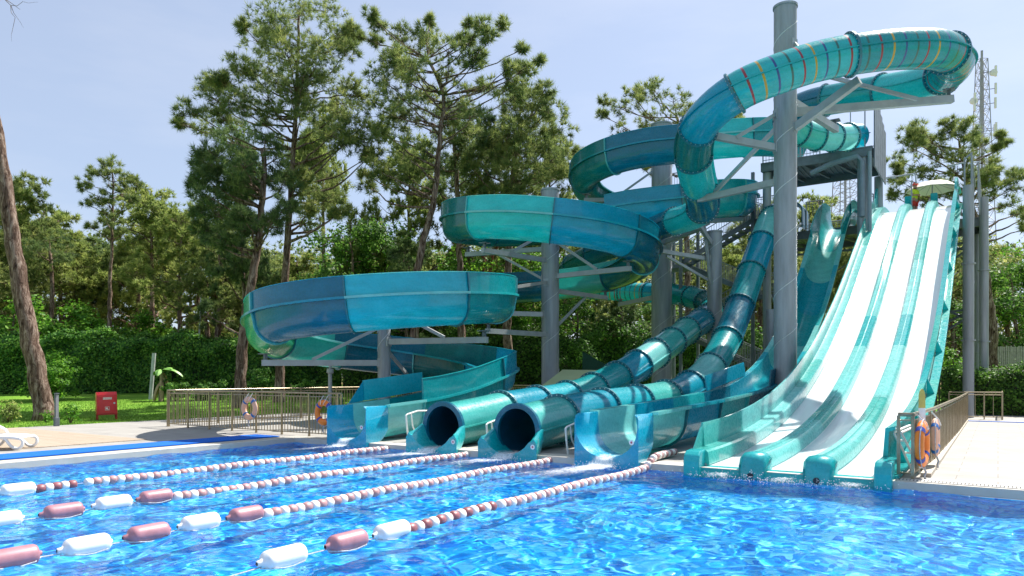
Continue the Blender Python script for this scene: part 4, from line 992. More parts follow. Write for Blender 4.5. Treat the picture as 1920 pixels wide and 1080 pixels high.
# ------------------------------------------------------------------ lane ropes
DR = 0.076
def disc_mesh(name, mats):
    prof_ = [(0.0, -0.062), (0.035, -0.062), (0.062, -0.056), (DR * 0.93, -0.04), (DR, -0.015), (DR, 0.015), (DR * 0.93, 0.04), (0.062, 0.056), (0.035, 0.062), (0.0, 0.062)]
    mb = MB().lathe(prof_, (0, 0, 0), 'Y', 18)
    me = bpy.data.meshes.new(name); me.from_pydata(mb.v, [], mb.f); me.materials.append(mats); me.shade_smooth(); me.set_sharp_from_angle(angle=R(50)); return me
disc_white, disc_pink, disc_red = disc_mesh('float_disc', disc_w), disc_mesh('float_disc', pink_ds), disc_mesh('float_disc', pink_dk)
def yx(px, X): return PX(px, X).y
ZR = WZ + 0.035
def lane_rope(label, X, yend, disc_from, gaps, floats, pre=None, drape=None, seed=1):
    rng = random.Random(seed)
    root = thing('lane_rope', label, 'lane rope', (X, yend, ZR), 'lane ropes with red and white floats')
    ymin = min([yx(min(a, b_), X) for a, b_, c in floats] + [yx(disc_from, X)]) - (2.0 if floats else 0)
    pts = []; y = ymin
    def xz(y):
        z = ZR + 0.012 * math.sin(y * 2.1 + seed); x = X + 0.035 * math.sin(y * 0.55 + seed * 1.7) * (1 if y < yend - 1 else 0.4)
        if drape and y > drape[0]: t_ = min(1, (y - drape[0]) / 0.5); z = ZR * (1 - t_) + t_ * drape[1]
        return x, z
    while y < yend: x, z = xz(y); pts.append((x, y, z)); y += 0.15
    MB().tube(pts, 0.007, 6).build('steel_wire', rope_m, root)
    i = 0
    def disc(y, kind):
        x, z = xz(y); o = bpy.data.objects.new('float_disc', {0: disc_white, 1: disc_pink, 2: disc_red}[kind]); COL.objects.link(o); o.parent = root
        o.location = (x - X, y - yend, z - ZR); o.rotation_euler = (rng.uniform(-.10, .10), rng.uniform(0, 6.28), rng.uniform(-.10, .10))
    y = yx(disc_from, X) + 0.07; count = 0
    while y < yend and count < 92:
        disc(y, i % 2); i += 1; y += 0.131 + rng.uniform(-0.004, 0.010); count += 1
    if pre:
        y0_, y1_ = yx(pre[0], X) + 0.06, yx(pre[1], X) - 0.04; n = max(2, int(round((y1_ - y0_) / 0.137)))
        for j in range(n + 1): disc(y0_ + (y1_ - y0_) * j / n, 2 if j % 2 == 0 else 0)
    for a, b_, c in floats:
        ya_, yb_ = yx(a, X), yx(b_, X); L = yb_ - ya_; yc = (ya_ + yb_) / 2; x, z = xz(yc); r_ = 0.107
        e = 0.09; h = L / 2
        pf = [(0.018, -h), (0.03, -h + 0.01), (0.032, -h + e * 0.5), (r_ * 0.55, -h + e * 0.8), (r_ * 0.85, -h + e), (r_ * 0.97, -h + e * 1.3), (r_, -h + e * 1.7), (r_, h - e * 1.3), (r_ * 0.97, h - e * 0.8), (r_ * 0.85, h - e * 0.55), (r_ * 0.5, h - e * 0.4), (0.03, h - e * 0.3), (0.025, h), (0.0, h)]
        mb = MB().lathe(pf, (x, yc, z + 0.035), 'Y', 28)
        mb.build('float_cylinder', white_pl if c == 'w' else pink_pl, root, smooth=True, sharp=60)
        cd = [(x + 0.02, ya_ + 0.02, z - 0.01)] + [(x + r_ * 0.98, ya_ + 0.14 + (L - 0.24) * t_, z - 0.02 - 0.02 * math.sin(math.pi * t_)) for t_ in (0, 0.3, 0.6, 1)] + [(x + 0.02, yb_ - 0.01, z)]
        MB().tube(cd, 0.007, 6).build('cord', rope_m, root)
    return root
lane_rope('farthest lane rope, nearest the blue mat, leading to the first slide exit', -12.95, 13.75, 160, [], [(-6, 71, 'w')], (70, 142), seed=1)
lane_rope('second lane rope from the left, leading to the left round mouth', -10.38, 13.8, 323, [], [(254, 323, 'p'), (171, 248, 'w'), (73, 159, 'p'), (-45, 46, 'w')], seed=2)
lane_rope('third lane rope from the left, leading to the right round mouth', -8.12, 13.85, 490, [], [(421, 490, 'p'), (329, 409, 'w'), (227, 316, 'p'), (104, 207, 'w'), (-50, 76, 'p')], seed=3)
lane_rope('nearest lane rope, draped onto the deck beside the white-laned slide', -5.86, 15.1, 937, [], [(702, 768, 'w'), (611, 688, 'p'), (481, 573, 'w')], (767, 928), drape=(13.35, 0.11), seed=4)

# ------------------------------------------------------------------ foam where the slides feed the pool
foam_m = bpy.data.materials.new('foam'); n, l = nodes_of(foam_m); b = n['Principled BSDF']
b.inputs['Base Color'].default_value = (0.86, 0.91, 0.94, 1); b.inputs['Roughness'].default_value = 0.7
at = n.new('ShaderNodeAttribute'); at.attribute_name = 'fade'
t = noise(n, l, 20, 7, 0.85, 'Object', (1.6, 0.7, 1))
t_b = noise(n, l, 4, 4, 0.7, 'Object', (1.5, 0.6, 1))
ad = n.new('ShaderNodeMath'); ad.operation = 'ADD'; l.new(t.outputs[0], ad.inputs[0])
m3 = n.new('ShaderNodeMath'); m3.operation = 'MULTIPLY_ADD'; m3.inputs[1].default_value = 0.5; l.new(t_b.outputs[0], m3.inputs[0]); l.new(at.outputs['Fac'], m3.inputs[2]); l.new(m3.outputs[0], ad.inputs[1])
rr = ramp(n, l, ad.outputs[0], [(0.98, (0, 0, 0)), (1.22, (0.95,) * 3)])
# ramp input is clamped at 1, so scale first
ms = n.new('ShaderNodeMath'); ms.operation = 'MULTIPLY'; ms.inputs[1].default_value = 0.5; l.new(ad.outputs[0], ms.inputs[0])
l.new(ms.outputs[0], rr.inputs[0]); rr.color_ramp.elements[0].position = 0.55; rr.color_ramp.elements[1].position = 0.80
l.new(rr.outputs[0], b.inputs['Alpha'])
def foam(X, Y0, length, width, drift=0.0, strength=0.9, seed=1):
    rng = np.random.default_rng(seed); nx, ny = 44, 60
    vs, fade = [], []
    for j in range(ny):
        s_ = j / (ny - 1); y = Y0 - length * s_
        wloc = width * (0.55 + 0.8 * s_)
        for i in range(nx):
            u_ = i / (nx - 1) * 2 - 1
            x = X + drift * s_ ** 1.3 * length + u_ * wloc / 2
            f = strength * max(0.0, 1 - abs(u_) ** 2.0) * (1 - s_) ** 0.6 * min(1, 1)
            z = WZ + 0.03 + 0.05 * max(0, 0.5 - s_) * (1 - u_ * u_) * (0.4 + 0.8 * rng.random()) + 0.012 * rng.random()
            vs.append((x, y, z)); fade.append(f)
    f_ = [(j * nx + i, j * nx + i + 1, (j + 1) * nx + i + 1, (j + 1) * nx + i) for j in range(ny - 1) for i in range(nx - 1)]
    me = bpy.data.meshes.new('foam'); me.from_pydata(vs, [], f_); me.materials.append(foam_m); me.shade_smooth()
    a_ = me.attributes.new('fade', 'FLOAT', 'POINT'); a_.data.foreach_set('value', np.array(fade, np.float32)); 
    o = bpy.data.objects.new('foam', me); COL.objects.link(o)
    # droplets thrown up by the flow
    return tag(o, kind='stuff')
foam(-14.35, 13.36, 2.6, 1.3, -0.25, 0.52, 1); foam(-11.40, 13.45, 2.9, 1.5, -0.30, 0.62, 2); foam(-9.17, 13.45, 2.9, 1.5, -0.30, 0.62, 3); foam(-6.70, 13.45, 3.2, 1.7, -0.28, 0.68, 4)
for i, (a_, b_) in enumerate(lanes): foam((a_ + b_) / 2, 13.46, 0.9, 1.1, 0.0, 0.5, 10 + i)
def flow(X, zb, w_, seed):
    rng = np.random.default_rng(seed); path = [(14.1, zb + 0.02), (13.9, zb + 0.02), (13.5, zb + 0.015), (13.32, zb - 0.02), (13.22, -0.06), (13.1, WZ + 0.03)]
    pp, _ = curve_pts([(0, a_, b_) for a_, b_ in path], 0.03); vs, fade = [], []; nx = 22
    for k, p in enumerate(pp):
        for i in range(nx):
            u_ = i / (nx - 1) * 2 - 1; vs.append((X + u_ * w_ * (0.8 + 0.35 * k / len(pp)), p[1], p[2] + 0.06 * u_ * u_ + 0.012 * rng.random())); fade.append((0.25 + 0.5 * k / len(pp)) * (1 - abs(u_) ** 3))
    f_ = [(j * nx + i, j * nx + i + 1, (j + 1) * nx + i + 1, (j + 1) * nx + i) for j in range(len(pp) - 1) for i in range(nx - 1)]
    me = bpy.data.meshes.new('foam'); me.from_pydata(vs, [], f_); me.materials.append(foam_m); me.shade_smooth()
    a_ = me.attributes.new('fade', 'FLOAT', 'POINT'); a_.data.foreach_set('value', np.array(fade, np.float32))
    o = bpy.data.objects.new('foam', me); COL.objects.link(o); tag(o, kind='stuff')
flow(-14.35, 0.06, 0.30, 31); flow(-11.40, 0.01, 0.34, 32); flow(-9.17, 0.01, 0.34, 33); flow(-6.70, 0.07, 0.32, 34)
def spray(name_seed, X, Y, n, sx):
    rng = random.Random(name_seed); mb = MB()
    for _ in range(n):
        x = X + rng.gauss(0, sx); y = Y - abs(rng.gauss(0, 0.25)); z = WZ + abs(rng.gauss(0, 0.06)); r_ = rng.uniform(0.004, 0.011)
        mb.add([(x - r_, y, z), (x + r_, y, z), (x, y - r_, z), (x, y + r_, z), (x, y, z - r_), (x, y, z + r_)], [(0, 2, 5), (2, 1, 5), (1, 3, 5), (3, 0, 5), (2, 0, 4), (1, 2, 4), (3, 1, 4), (0, 3, 4)])
    tag(mb.build('spray', white_pl), kind='stuff')
spray(5, -14.35, 13.3, 160, 0.22); spray(1, -11.40, 13.3, 260, 0.25); spray(2, -9.17, 13.3, 260, 0.25); spray(3, -6.70, 13.3, 320, 0.28); spray(4, -3.3, 13.3, 500, 1.0)
# sheet of water running down each exit
flow_m, n, l, b = base_mat('running_water', (0.75, 0.9, 0.92), 0.12, spec=0.6)
t = noise(n, l, 9, 5, 0.7, 'Object', (3, 0.5, 1)); rr = ramp(n, l, t.outputs[0], [(0.42, (0.04,) * 3), (0.7, (0.65,) * 3)]); l.new(rr.outputs[0], b.inputs['Alpha']); bump(n, l, b, t.outputs[0], 0.6, 0.03)

# ------------------------------------------------------------------ lawn furniture
w = G(200, 786, 0)
cab = thing('fire_cabinet', 'bright red metal fire hose cabinet on short legs on the lawn', 'cabinet', (0, 0, 0))
bx_ = MB(); pr = [(-0.22, 0.24), (0.20, 0.24), (0.16, 1.02), (0.06, 1.14), (-0.14, 1.14), (-0.22, 1.02)]
vs = [(-0.37, a, z) for a, z in pr] + [(0.37, a, z) for a, z in pr]; k = len(pr)
bx_.add(vs, [(i, k + i, k + (i + 1) % k, (i + 1) % k) for i in range(k)] + [tuple(range(k)), tuple(range(2 * k - 1, k - 1, -1))]).build('body', red_m, cab, bevel=0.012)
dr = MB(); dr.box((0, -0.235, 0.62), (0.62, 0.018, 0.70)).build('door', red_m, cab, bevel=0.006)
dr = bpy.data.objects['door']
MB().box((0, -0.235, 0.225), (0.74, 0.03, 0.035)).build('base_rail', redd_m, cab)
for sx_ in (-1, 1):
    for yy in (-0.19, 0.15): MB().beam((sx_ * 0.345, yy, 0), (sx_ * 0.335, yy, 0.26), 0.04, 0.04).build('leg', redd_m, cab)
pl = MB().box((0.02, -0.2465, 0.88), (0.32, 0.004, 0.085)).build('name_plate', white_pt, cab)
text_mesh('YANGIN', 0.088, 'lettering', red_m, cab, (0.02, -0.2495, 0.88), 90, 0, 0.001)
ic = MB(); ic.box((0.0, -0.2465, 0.47), (0.155, 0.004, 0.155), 0, 0); ic.box((0.0, -0.2495, 0.47), (0.135, 0.003, 0.135), 0, 1); ic.box((-0.015, -0.2515, 0.478), (0.075, 0.003, 0.065), 0, 0); ic.box((0.03, -0.2515, 0.43), (0.05, 0.003, 0.02), 0, 0)
for q in range(3): ic.box((-0.045 + q * 0.022, -0.2515, 0.425), (0.010, 0.003, 0.018), 0, 0)
ic.build('hose_sign', [white_pt, red_m], cab)
MB().lathe([(0, -0.262), (0.035, -0.262), (0.04, -0.245), (0, -0.245)], (0.262, 0, 0.68), 'Y', 14).build('lock', bolt_m, cab)
cab.location = (w.x, w.y, -0.02); cab.rotation_euler = (0, R(-1.5), TH + R(37)); 
w = G(106, 799, 0)
bl = thing('path_light', 'slim grey path light on the lawn edge beside the leaning trunk', 'lamp', (w.x, w.y, 0))
MB().box((w.x, w.y, 0.15), (0.15, 0.15, 0.30)).build('base', galv_d, bl, bevel=0.01)
MB().box((w.x - 0.045, w.y, 0.72), (0.05, 0.09, 0.84)).build('stem', galv_d, bl)
MB().box((w.x + 0.055, w.y, 0.70), (0.018, 0.09, 0.80)).build('stem', galv, bl)
MB().box((w.x + 0.01, w.y, 1.15), (0.17, 0.11, 0.035)).build('lamp_head', galv_d, bl)
# pale leaning pole and banana plant
w0, w1 = P(282, 738, 44), P(289, 662, 44); w0.z = terrain_h(w0.x, w0.y) - 0.05
tag(MB().tube([w0, w1], 0.11, 12).build('leaning_pole', varied('pale_pole', (0.40, 0.42, 0.43), 0.2, 4, 0.6), smooth=True, base=w0), 'pale grey leaning pole before the ivy wall, beside the banana plant', 'pole')
# sun lounger at the left edge
lg = thing('sun_lounger', 'white plastic sun lounger at the left edge on the timber deck', 'sun lounger', (0, 0, 0))
def bar(pts, r, nm, fl=1.0): 
    pp, _ = curve_pts(pts, 0.04); MB().tube([tuple(p) for p in pp], r, 10).build(nm, white_pl, lg, smooth=True)
for sy in (-0.33, 0.33):
    bar([(0.0, sy, 0.26), (-0.25, sy, 0.29), (-0.8, sy, 0.30), (-1.5, sy, 0.30)], 0.04, 'side_rail')
    bar([(0.0, sy, 0.26), (0.05, sy, 0.20), (0.03, sy, 0.08), (-0.05, sy, 0.03), (-0.16, sy, 0.05), (-0.25, sy, 0.14), (-0.33, sy, 0.25), (-0.45, sy, 0.29)], 0.034, 'leg')
    bar([(-0.62, sy, 0.29), (-0.68, sy, 0.18), (-0.78, sy, 0.06), (-0.92, sy, 0.03), (-1.08, sy, 0.06), (-1.2, sy, 0.18), (-1.3, sy, 0.29)], 0.034, 'leg')
    bar([(-0.62, sy * 1.1, 0.32), (-0.70, sy * 1.12, 0.44), (-0.86, sy * 1.14, 0.52), (-1.05, sy * 1.14, 0.52), (-1.3, sy * 1.1, 0.34)], 0.03, 'armrest')
st = MB()
st.box((-0.04, 0, 0.29), (0.07, 0.68, 0.05))
for i in range(25): st.box((-0.09 - i * 0.055, 0, 0.30), (0.046, 0.64, 0.03))
st.box((-0.73, 0, 0.285), (1.46, 0.04, 0.02)); st.build('seat', white_pl, lg)
st = MB()
for i in range(14): st.box((-1.5 - i * 0.045, 0, 0.31 + i * 0.035), (0.035, 0.64, 0.014))
st.build('backrest', white_pl, lg)
w = G(52, 842, 0); lg.location = (w.x, w.y, 0.02); lg.rotation_euler = (0, 0, TH + R(8))

# ------------------------------------------------------------------ lean-to roof, green netting, bins behind the tubes
sh = thing('plant_room', 'low pump shelter with a sloping pale green roof behind the tube slides', 'shelter', (-15.3, 24.5, 0))
q0, q1, q2_, q3_ = P(1008, 729, 26.5), P(1120, 727, 25.0), P(1130, 694, 28.5), P(1055, 693, 30.0)
rf_ = MB(); vs = [q0, q1, q2_, q3_] + [v + Vector((0, 0, -0.06)) for v in (q0, q1, q2_, q3_)]
rf_.add(vs, [(0, 1, 2, 3), (7, 6, 5, 4), (0, 4, 5, 1), (1, 5, 6, 2), (2, 6, 7, 3), (3, 7, 4, 0)]).build('roof', varied('pale_green_sheet', (0.42, 0.47, 0.24), 0.05, 1.5, 0.6), sh)
wl_ = MB(); ins = [v.lerp((q0 + q1 + q2_ + q3_) / 4, 0.06) for v in (q0, q1, q2_, q3_)]
vs = [v + Vector((0, 0, -0.07)) for v in ins] + [Vector((v.x, v.y, 0)) for v in ins]
wl_.add(vs, [(0, 1, 5, 4), (1, 2, 6, 5), (2, 3, 7, 6), (3, 0, 4, 7)]).build('wall', varied('shelter_wall', (0.3, 0.3, 0.26), 0.1, 3, 0.7), sh)
net_m = varied('green_netting', (0.01, 0.06, 0.04), 0.3, 12, 0.8)
a, b_ = P(1092, 706, 37), P(1165, 706, 37)
nt = MB(); nt.add([(a.x, a.y, 0), (b_.x, b_.y, 0), (b_.x, b_.y, 1.9), (a.x, a.y, 3.05), (a.x, a.y + 0.03, 0), (b_.x, b_.y + 0.03, 0), (b_.x, b_.y + 0.03, 1.9), (a.x, a.y + 0.03, 3.05)], [(0, 1, 2, 3), (7, 6, 5, 4), (3, 2, 6, 7), (0, 3, 7, 4), (1, 5, 6, 2)])
tag(nt.build('windbreak', net_m, base=(a.x, a.y, 0)), 'dark green netting screen sloping down behind the pale green roof', 'screen')
# dark fence posts behind the steep tube, pale picket fence at right
def picket(label, a, b_, h, step, mat, w_=0.10, z0=0):
    a, b_ = Vector(a), Vector(b_); root = thing('picket_fence', label, 'fence', tuple(a)); n = int((b_ - a).length / step); d_ = (b_ - a).normalized()
    mb = MB(); rng = random.Random(n)
    for i in range(n): 
        c = a.lerp(b_, i / n); mb.beam(c, c + Vector((rng.uniform(-.02, .02), 0, h + rng.uniform(-.05, .05))), w_, 0.03, 0, tuple(Vector((-d_.y, d_.x, 0))))
    mb.build('pickets', mat, root); rl = MB()
    nn = Vector((-d_.y, d_.x, 0)) * 0.05
    for z in (0.3, h - 0.25): rl.beam(a + nn + Vector((0, 0, z)), b_ + nn + Vector((0, 0, z)), 0.05, 0.08)
    rl.build('rail', mat, root)
greywood = varied('grey_wood', (0.30, 0.27, 0.25), 0.25, 5, 0.85)
picket('weathered grey picket fence above the right hedge', P(1868, 686, 46) * 1.0, P(2050, 686, 46), 1.25, 0.13, greywood)
picket('dark slatted fence low behind the steep tube slide', (-9.5, 44.5, 0.1), (-2.2, 44.5, 0.1), 1.7, 0.13, varied('dark_wood', (0.08, 0.07, 0.06), 0.3, 5, 0.85))
MB()
gb_ = varied('green_cabinet_paint', (0.02, 0.10, 0.06), 0.1, 4, 0.5)
# globe lamp beyond the ivy wall
w = P(369, 628, 56); tz = terrain_h(w.x, w.y)
lp_ = thing('street_lamp', 'thin lamp post with a pale globe beyond the ivy wall', 'street lamp', (w.x, w.y, tz))
w2 = P(377, 553, 56)
MB().tube([(w.x, w.y, tz - 0.1), (w2.x, w2.y, w2.z - 0.15)], 0.07, 10).build('pole', galv_l, lp_, smooth=True)
MB().lathe([(0.0, -0.14), (0.10, -0.11), (0.17, 0), (0.13, 0.12), (0.0, 0.17)], tuple(w2), 'Z', 14).build('globe', white_pl, lp_, smooth=True)
# lattice masts
def mast(label, px, pytop, d, hw_top, hw_bot, extras, seed):
    w = P(px, HY, d); top = CAMH + (HY - pytop) / FPX * d
    root = thing('radio_mast', label, 'mast', (w.x, w.y, 0), 'lattice radio masts'); mb = MB(); n = 26
    r_ = A2W(1, 0, 0) - A2W(0, 0, 0); f_ = A2W(0, 1, 0) - A2W(0, 0, 0)
    def cor(i, z):
        hw = hw_bot + (hw_top - hw_bot) * z / top; s1, s2 = ((-1, -1), (1, -1), (1, 1), (-1, 1))[i % 4]
        return Vector((w.x, w.y, z)) + r_ * s1 * hw + f_ * s2 * hw
    for i in range(4): mb.beam(cor(i, 0), cor(i, top), 0.14, 0.14)
    for k in range(n):
        z0_, z1_ = top * k / n, top * (k + 1) / n
        for i in range(4): mb.beam(cor(i, z0_), cor(i + 1, z1_), 0.06, 0.06); mb.beam(cor(i + 1, z0_), cor(i, z1_), 0.06, 0.06); mb.beam(cor(i, z1_), cor(i + 1, z1_), 0.06, 0.06)
    mb.beam((w.x, w.y, 0), (w.x, w.y, top + 1.5), 0.35, 0.35)
    mb.build('lattice', varied('mast_steel', (0.33, 0.34, 0.38), 0.2, 0.5, 0.5), root); rng = random.Random(seed)
    for e in range(extras):
        z = top * rng.uniform(0.72, 0.98); c = Vector((w.x, w.y, z)) + r_ * rng.choice((-1, 1)) * rng.uniform(1.2, 2.0) - f_ * 0.8
        if e % 3 == 2: 
            mb = MB().lathe([(0, 0), (0.55, 0.1), (0.6, 0.25), (0, 0.25)], tuple(c), 'Y', 16); mb.build('dish', white_pt, root, smooth=True)
        else: 
            MB().box(tuple(c), (0.3, 0.25, 1.8), TH).build('antenna', white_pt, root)
            MB().beam(c, (w.x, w.y, z), 0.08, 0.08).build('bracket', galv_d, root)
mast('tall lattice radio mast hung with antennas behind the right pine', 1841, 112, 120, 0.6, 2.1, 14, 3)
mast('lattice radio mast seen in the gap below the upper tower platform', 1585, 300, 120, 1.3, 2.6, 0, 4)

# ------------------------------------------------------------------ parasol and lifeguard on the platform
pc = P(1748, 352, 37.0)
um = thing('parasol', 'round cream parasol open above the start of the white lanes', 'parasol', (pc.x, pc.y, LZ))
N = 10; rim = []
mb = MB(); Rr = 1.22; zt = CAMH + (706 - 338) / FPX * 37
vs = [(pc.x, pc.y, zt)]
for ring_, (rr2, dz) in enumerate(((0.6, -0.18), (1.0, -0.50))):
    for i in range(N * 2):
        a = math.pi * i / N; k = 1.0 if i % 2 == 0 else 0.955
        vs.append((pc.x + Rr * rr2 * k * math.cos(a), pc.y + Rr * rr2 * k * math.sin(a), zt + dz + (0.0 if i % 2 == 0 else 0.03)))
M2 = N * 2; fs = [(0, 1 + i, 1 + (i + 1) % M2) for i in range(M2)] + [(1 + i, 1 + M2 + i, 1 + M2 + (i + 1) % M2, 1 + (i + 1) % M2) for i in range(M2)]
cn = mb.add(vs, fs).build('canopy', varied('cream_canvas', (0.74, 0.71, 0.64), 0.05, 2, 0.8), um)
s_ = cn.modifiers.new('solid', 'SOLIDIFY'); s_.thickness = 0.015
MB().tube([(pc.x, pc.y, LZ), (pc.x, pc.y, zt + 0.06)], 0.035, 10).build('pole', galv_l, um, smooth=True)
rb = MB()
for i in range(N): a = 2 * math.pi * i / N; rb.tube([(pc.x, pc.y, zt - 0.10), (pc.x + Rr * 0.97 * math.cos(a), pc.y + Rr * 0.97 * math.sin(a), zt - 0.50)], 0.01, 5)
rb.build('ribs', galv, um)
def skin_mesh(name, verts, edges, radii, mat, parent, sub=1):
    me = bpy.data.meshes.new(name); me.from_pydata(verts, edges, []); o = bpy.data.objects.new(name, me); COL.objects.link(o)
    sk = o.modifiers.new('skin', 'SKIN')
    for i, r_ in enumerate(radii): me.skin_vertices[0].data[i].radius = (r_, r_) if not isinstance(r_, tuple) else r_
    me.skin_vertices[0].data[0].use_root = True
    o.modifiers.new('sub', 'SUBSURF').levels = sub; o.modifiers['sub'].render_levels = sub
    dg = bpy.context.evaluated_depsgraph_get(); m2_ = bpy.data.meshes.new_from_object(o.evaluated_get(dg)); bpy.data.objects.remove(o)
    m2_.materials.clear(); m2_.materials.append(mat); m2_.shade_smooth(); o = bpy.data.objects.new(name, m2_); COL.objects.link(o); o.parent = parent; return o
skin_m = varied('skin', (0.42, 0.22, 0.14), 0.05, 10, 0.5)
gp = P(1715, 400, 36.6)
gd = thing('person', 'lifeguard in yellow shirt, red shorts and red cap with arms folded under the parasol', 'person', (gp.x, gp.y, LZ))
V_ = [(0, 0, 0.95), (0, 0, 1.12), (0, 0, 1.35), (0, 0, 1.46), (0, -0.01, 1.55), (0, -0.02, 1.66), (0, -0.01, 1.74),
      (-0.17, 0, 1.42), (-0.25, -0.05, 1.15), (-0.06, -0.22, 1.17), (0.08, -0.25, 1.19), (0.17, 0, 1.42), (0.25, -0.05, 1.13), (0.06, -0.24, 1.12), (-0.08, -0.26, 1.14),
      (-0.09, 0, 0.90), (-0.10, -0.02, 0.5), (-0.10, 0.01, 0.1), (-0.11, -0.12, 0.03), (0.09, 0, 0.90), (0.11, -0.02, 0.5), (0.11, 0.01, 0.1), (0.12, -0.12, 0.03)]
E_ = [(0, 1), (1, 2), (2, 3), (3, 4), (4, 5), (5, 6), (2, 7), (7, 8), (8, 9), (9, 10), (2, 11), (11, 12), (12, 13), (13, 14), (0, 15), (15, 16), (16, 17), (17, 18), (0, 19), (19, 20), (20, 21), (21, 22)]
r_s = [0.13, 0.12, 0.14, 0.06, 0.07, 0.10, 0.07, 0.07, 0.045, 0.035, 0.03, 0.07, 0.045, 0.035, 0.03, 0.09, 0.06, 0.045, 0.04, 0.09, 0.06, 0.045, 0.04]
skin_mesh('body', V_, E_, r_s, skin_m, gd)
skin_mesh('shirt', [(0, 0, 0.92), (0, 0, 1.15), (0, 0, 1.36), (-0.17, 0, 1.43), (-0.235, -0.035, 1.24), (0.17, 0, 1.43), (0.235, -0.035, 1.24), (0, 0, 1.44)], [(0, 1), (1, 2), (2, 3), (3, 4), (2, 5), (5, 6), (2, 7)], [0.16, 0.155, 0.165, 0.09, 0.075, 0.09, 0.075, 0.08], varied('neon_yellow_cloth', (0.62, 0.75, 0.03), 0.06, 12, 0.8), gd)
skin_mesh('shorts', [(0, 0, 0.93), (-0.09, 0, 0.84), (-0.105, -0.01, 0.60), (0.09, 0, 0.84), (0.115, -0.01, 0.60)], [(0, 1), (1, 2), (0, 3), (3, 4)], [0.155, 0.12, 0.105, 0.12, 0.105], varied('red_cloth', (0.62, 0.04, 0.02), 0.06, 12, 0.8), gd)
cp_ = MB().lathe([(0.115, 1.69), (0.118, 1.74), (0.09, 1.81), (0.0, 1.835)], (0, -0.01, 0), 'Z', 16); cp_.prism([(-0.09, -0.08), (0.09, -0.08), (0.06, -0.2), (-0.06, -0.2)], 1.69, 1.705, 'Z')
o = cp_.build('cap', varied('red_cap', (0.70, 0.10, 0.06), 0.05, 9, 0.8), None, smooth=True); o.parent = gd; o.location = (0, 0, 0)
fm = MB(); fm.box((-0.035, -0.118, 1.665), (0.022, 0.012, 0.012), 0, 0); fm.box((0.035, -0.118, 1.665), (0.022, 0.012, 0.012), 0, 0); fm.box((0, -0.105, 1.595), (0.05, 0.012, 0.01), 0, 0)
o = fm.build('face', base_mat('face_dark', (0.05, 0.02, 0.02), 0.6)[0], None); o.parent = gd; o.location = (0, 0, 0)
no = MB().lathe([(0.018, 0.0), (0.012, 0.03), (0, 0.045)], (0, -0.125, 1.615), 'Z', 8).build('nose', skin_m, None); no.parent = gd; no.location = (0, 0, 0)
gd.location.z = LZ + 0.42; gd.rotation_euler = (0, 0, TH + R(25))
# ------------------------------------------------------------------ foliage builders (numpy)
def rand_dirs(rng, n):
    v = rng.normal(size=(n, 3)); return v / np.linalg.norm(v, axis=1, keepdims=True)
def unit(v): return v / np.maximum(1e-6, np.linalg.norm(v, axis=1, keepdims=True))
def needle_geo(rng, c, out, blades, ln, wd, updir=0.35, spread=0.75):
    """c: tuft centres, out: outward directions; every tuft is a brush of thin needles"""
    n = len(c); C_ = np.repeat(c, blades, 0); O = np.repeat(out, blades, 0)
    d = unit(O * 0.55 + np.array([0, 0, updir]) + rand_dirs(rng, n * blades) * spread)
    L = ln * rng.uniform(0.6, 1.15, (n * blades, 1))
    base = C_ + rand_dirs(rng, n * blades) * ln * 0.22 * rng.random((n * blades, 1))
    side = unit(np.cross(d, rand_dirs(rng, n * blades))) * wd * rng.uniform(0.7, 1.3, (n * blades, 1)) / 2
    v = np.stack([base - side, base + side, base + d * L], 1).reshape(-1, 3)
    f = np.arange(len(v)).reshape(-1, 3)
    tint = np.clip(np.repeat(rng.random(n), blades) * 0.7 + rng.random(n * blades) * 0.3, 0, 1)
    return v, f, tint
def leaf_geo(rng, c, nrm, size, jitter=0.8):
    n = len(c); N_ = unit(nrm + rand_dirs(rng, n) * jitter)
    a = unit(np.cross(N_, rand_dirs(rng, n))); b_ = np.cross(N_, a)
    s = size * rng.uniform(0.55, 1.25, (n, 1))
    v = np.stack([c - a * s * 0.5, c + b_ * s * 0.32, c + a * s * 0.5, c - b_ * s * 0.32], 1).reshape(-1, 3)
    return v, np.arange(len(v)).reshape(-1, 4), np.clip(rng.random(n), 0, 1)
def clump_points(rng, c, r, sub, per, flat=0.75, subr=0.44):
    """points of small balls scattered in an ellipsoid: leaves gaps between them"""
    d = rand_dirs(rng, sub) * (rng.random((sub, 1)) ** 0.45) * r; d[:, 2] *= flat
    sc_ = np.array(c) + d
    m = sub * per; k = np.repeat(np.arange(sub), per)
    rr2 = r * subr * rng.uniform(0.6, 1.2, sub)[k][:, None]
    o = rand_dirs(rng, m) * (rng.random((m, 1)) ** 0.5) * rr2; o[:, 2] *= 0.7
    p = sc_[k] + o
    out = unit(unit(o) * 0.6 + unit(d)[k] * 0.6)
    return p, out, sc_
def as_tris(g_):
    v, f, t = g_
    return g_ if f.shape[1] == 3 else (v, np.concatenate([f[:, [0, 1, 2]], f[:, [0, 2, 3]]]), np.concatenate([t, t]))
def place_np(name, geo, mat, parent):
    if len({g_[1].shape[1] for g_ in geo}) > 1: geo = [as_tris(g_) for g_ in geo]
    v = np.concatenate([g_[0] for g_ in geo]); t = np.concatenate([g_[2] for g_ in geo]); fs = []; o = 0
    for g_ in geo: fs.append(g_[1] + o); o += len(g_[0])
    f = np.concatenate(fs)
    off = np.array(WLOC.get(parent.name, Vector((0, 0, 0)))) if parent is not None else np.zeros(3)
    me = np_mesh(name, v - off, f, mat, t)
    ob = bpy.data.objects.new(name, me); COL.objects.link(ob); ob.parent = parent
    return ob
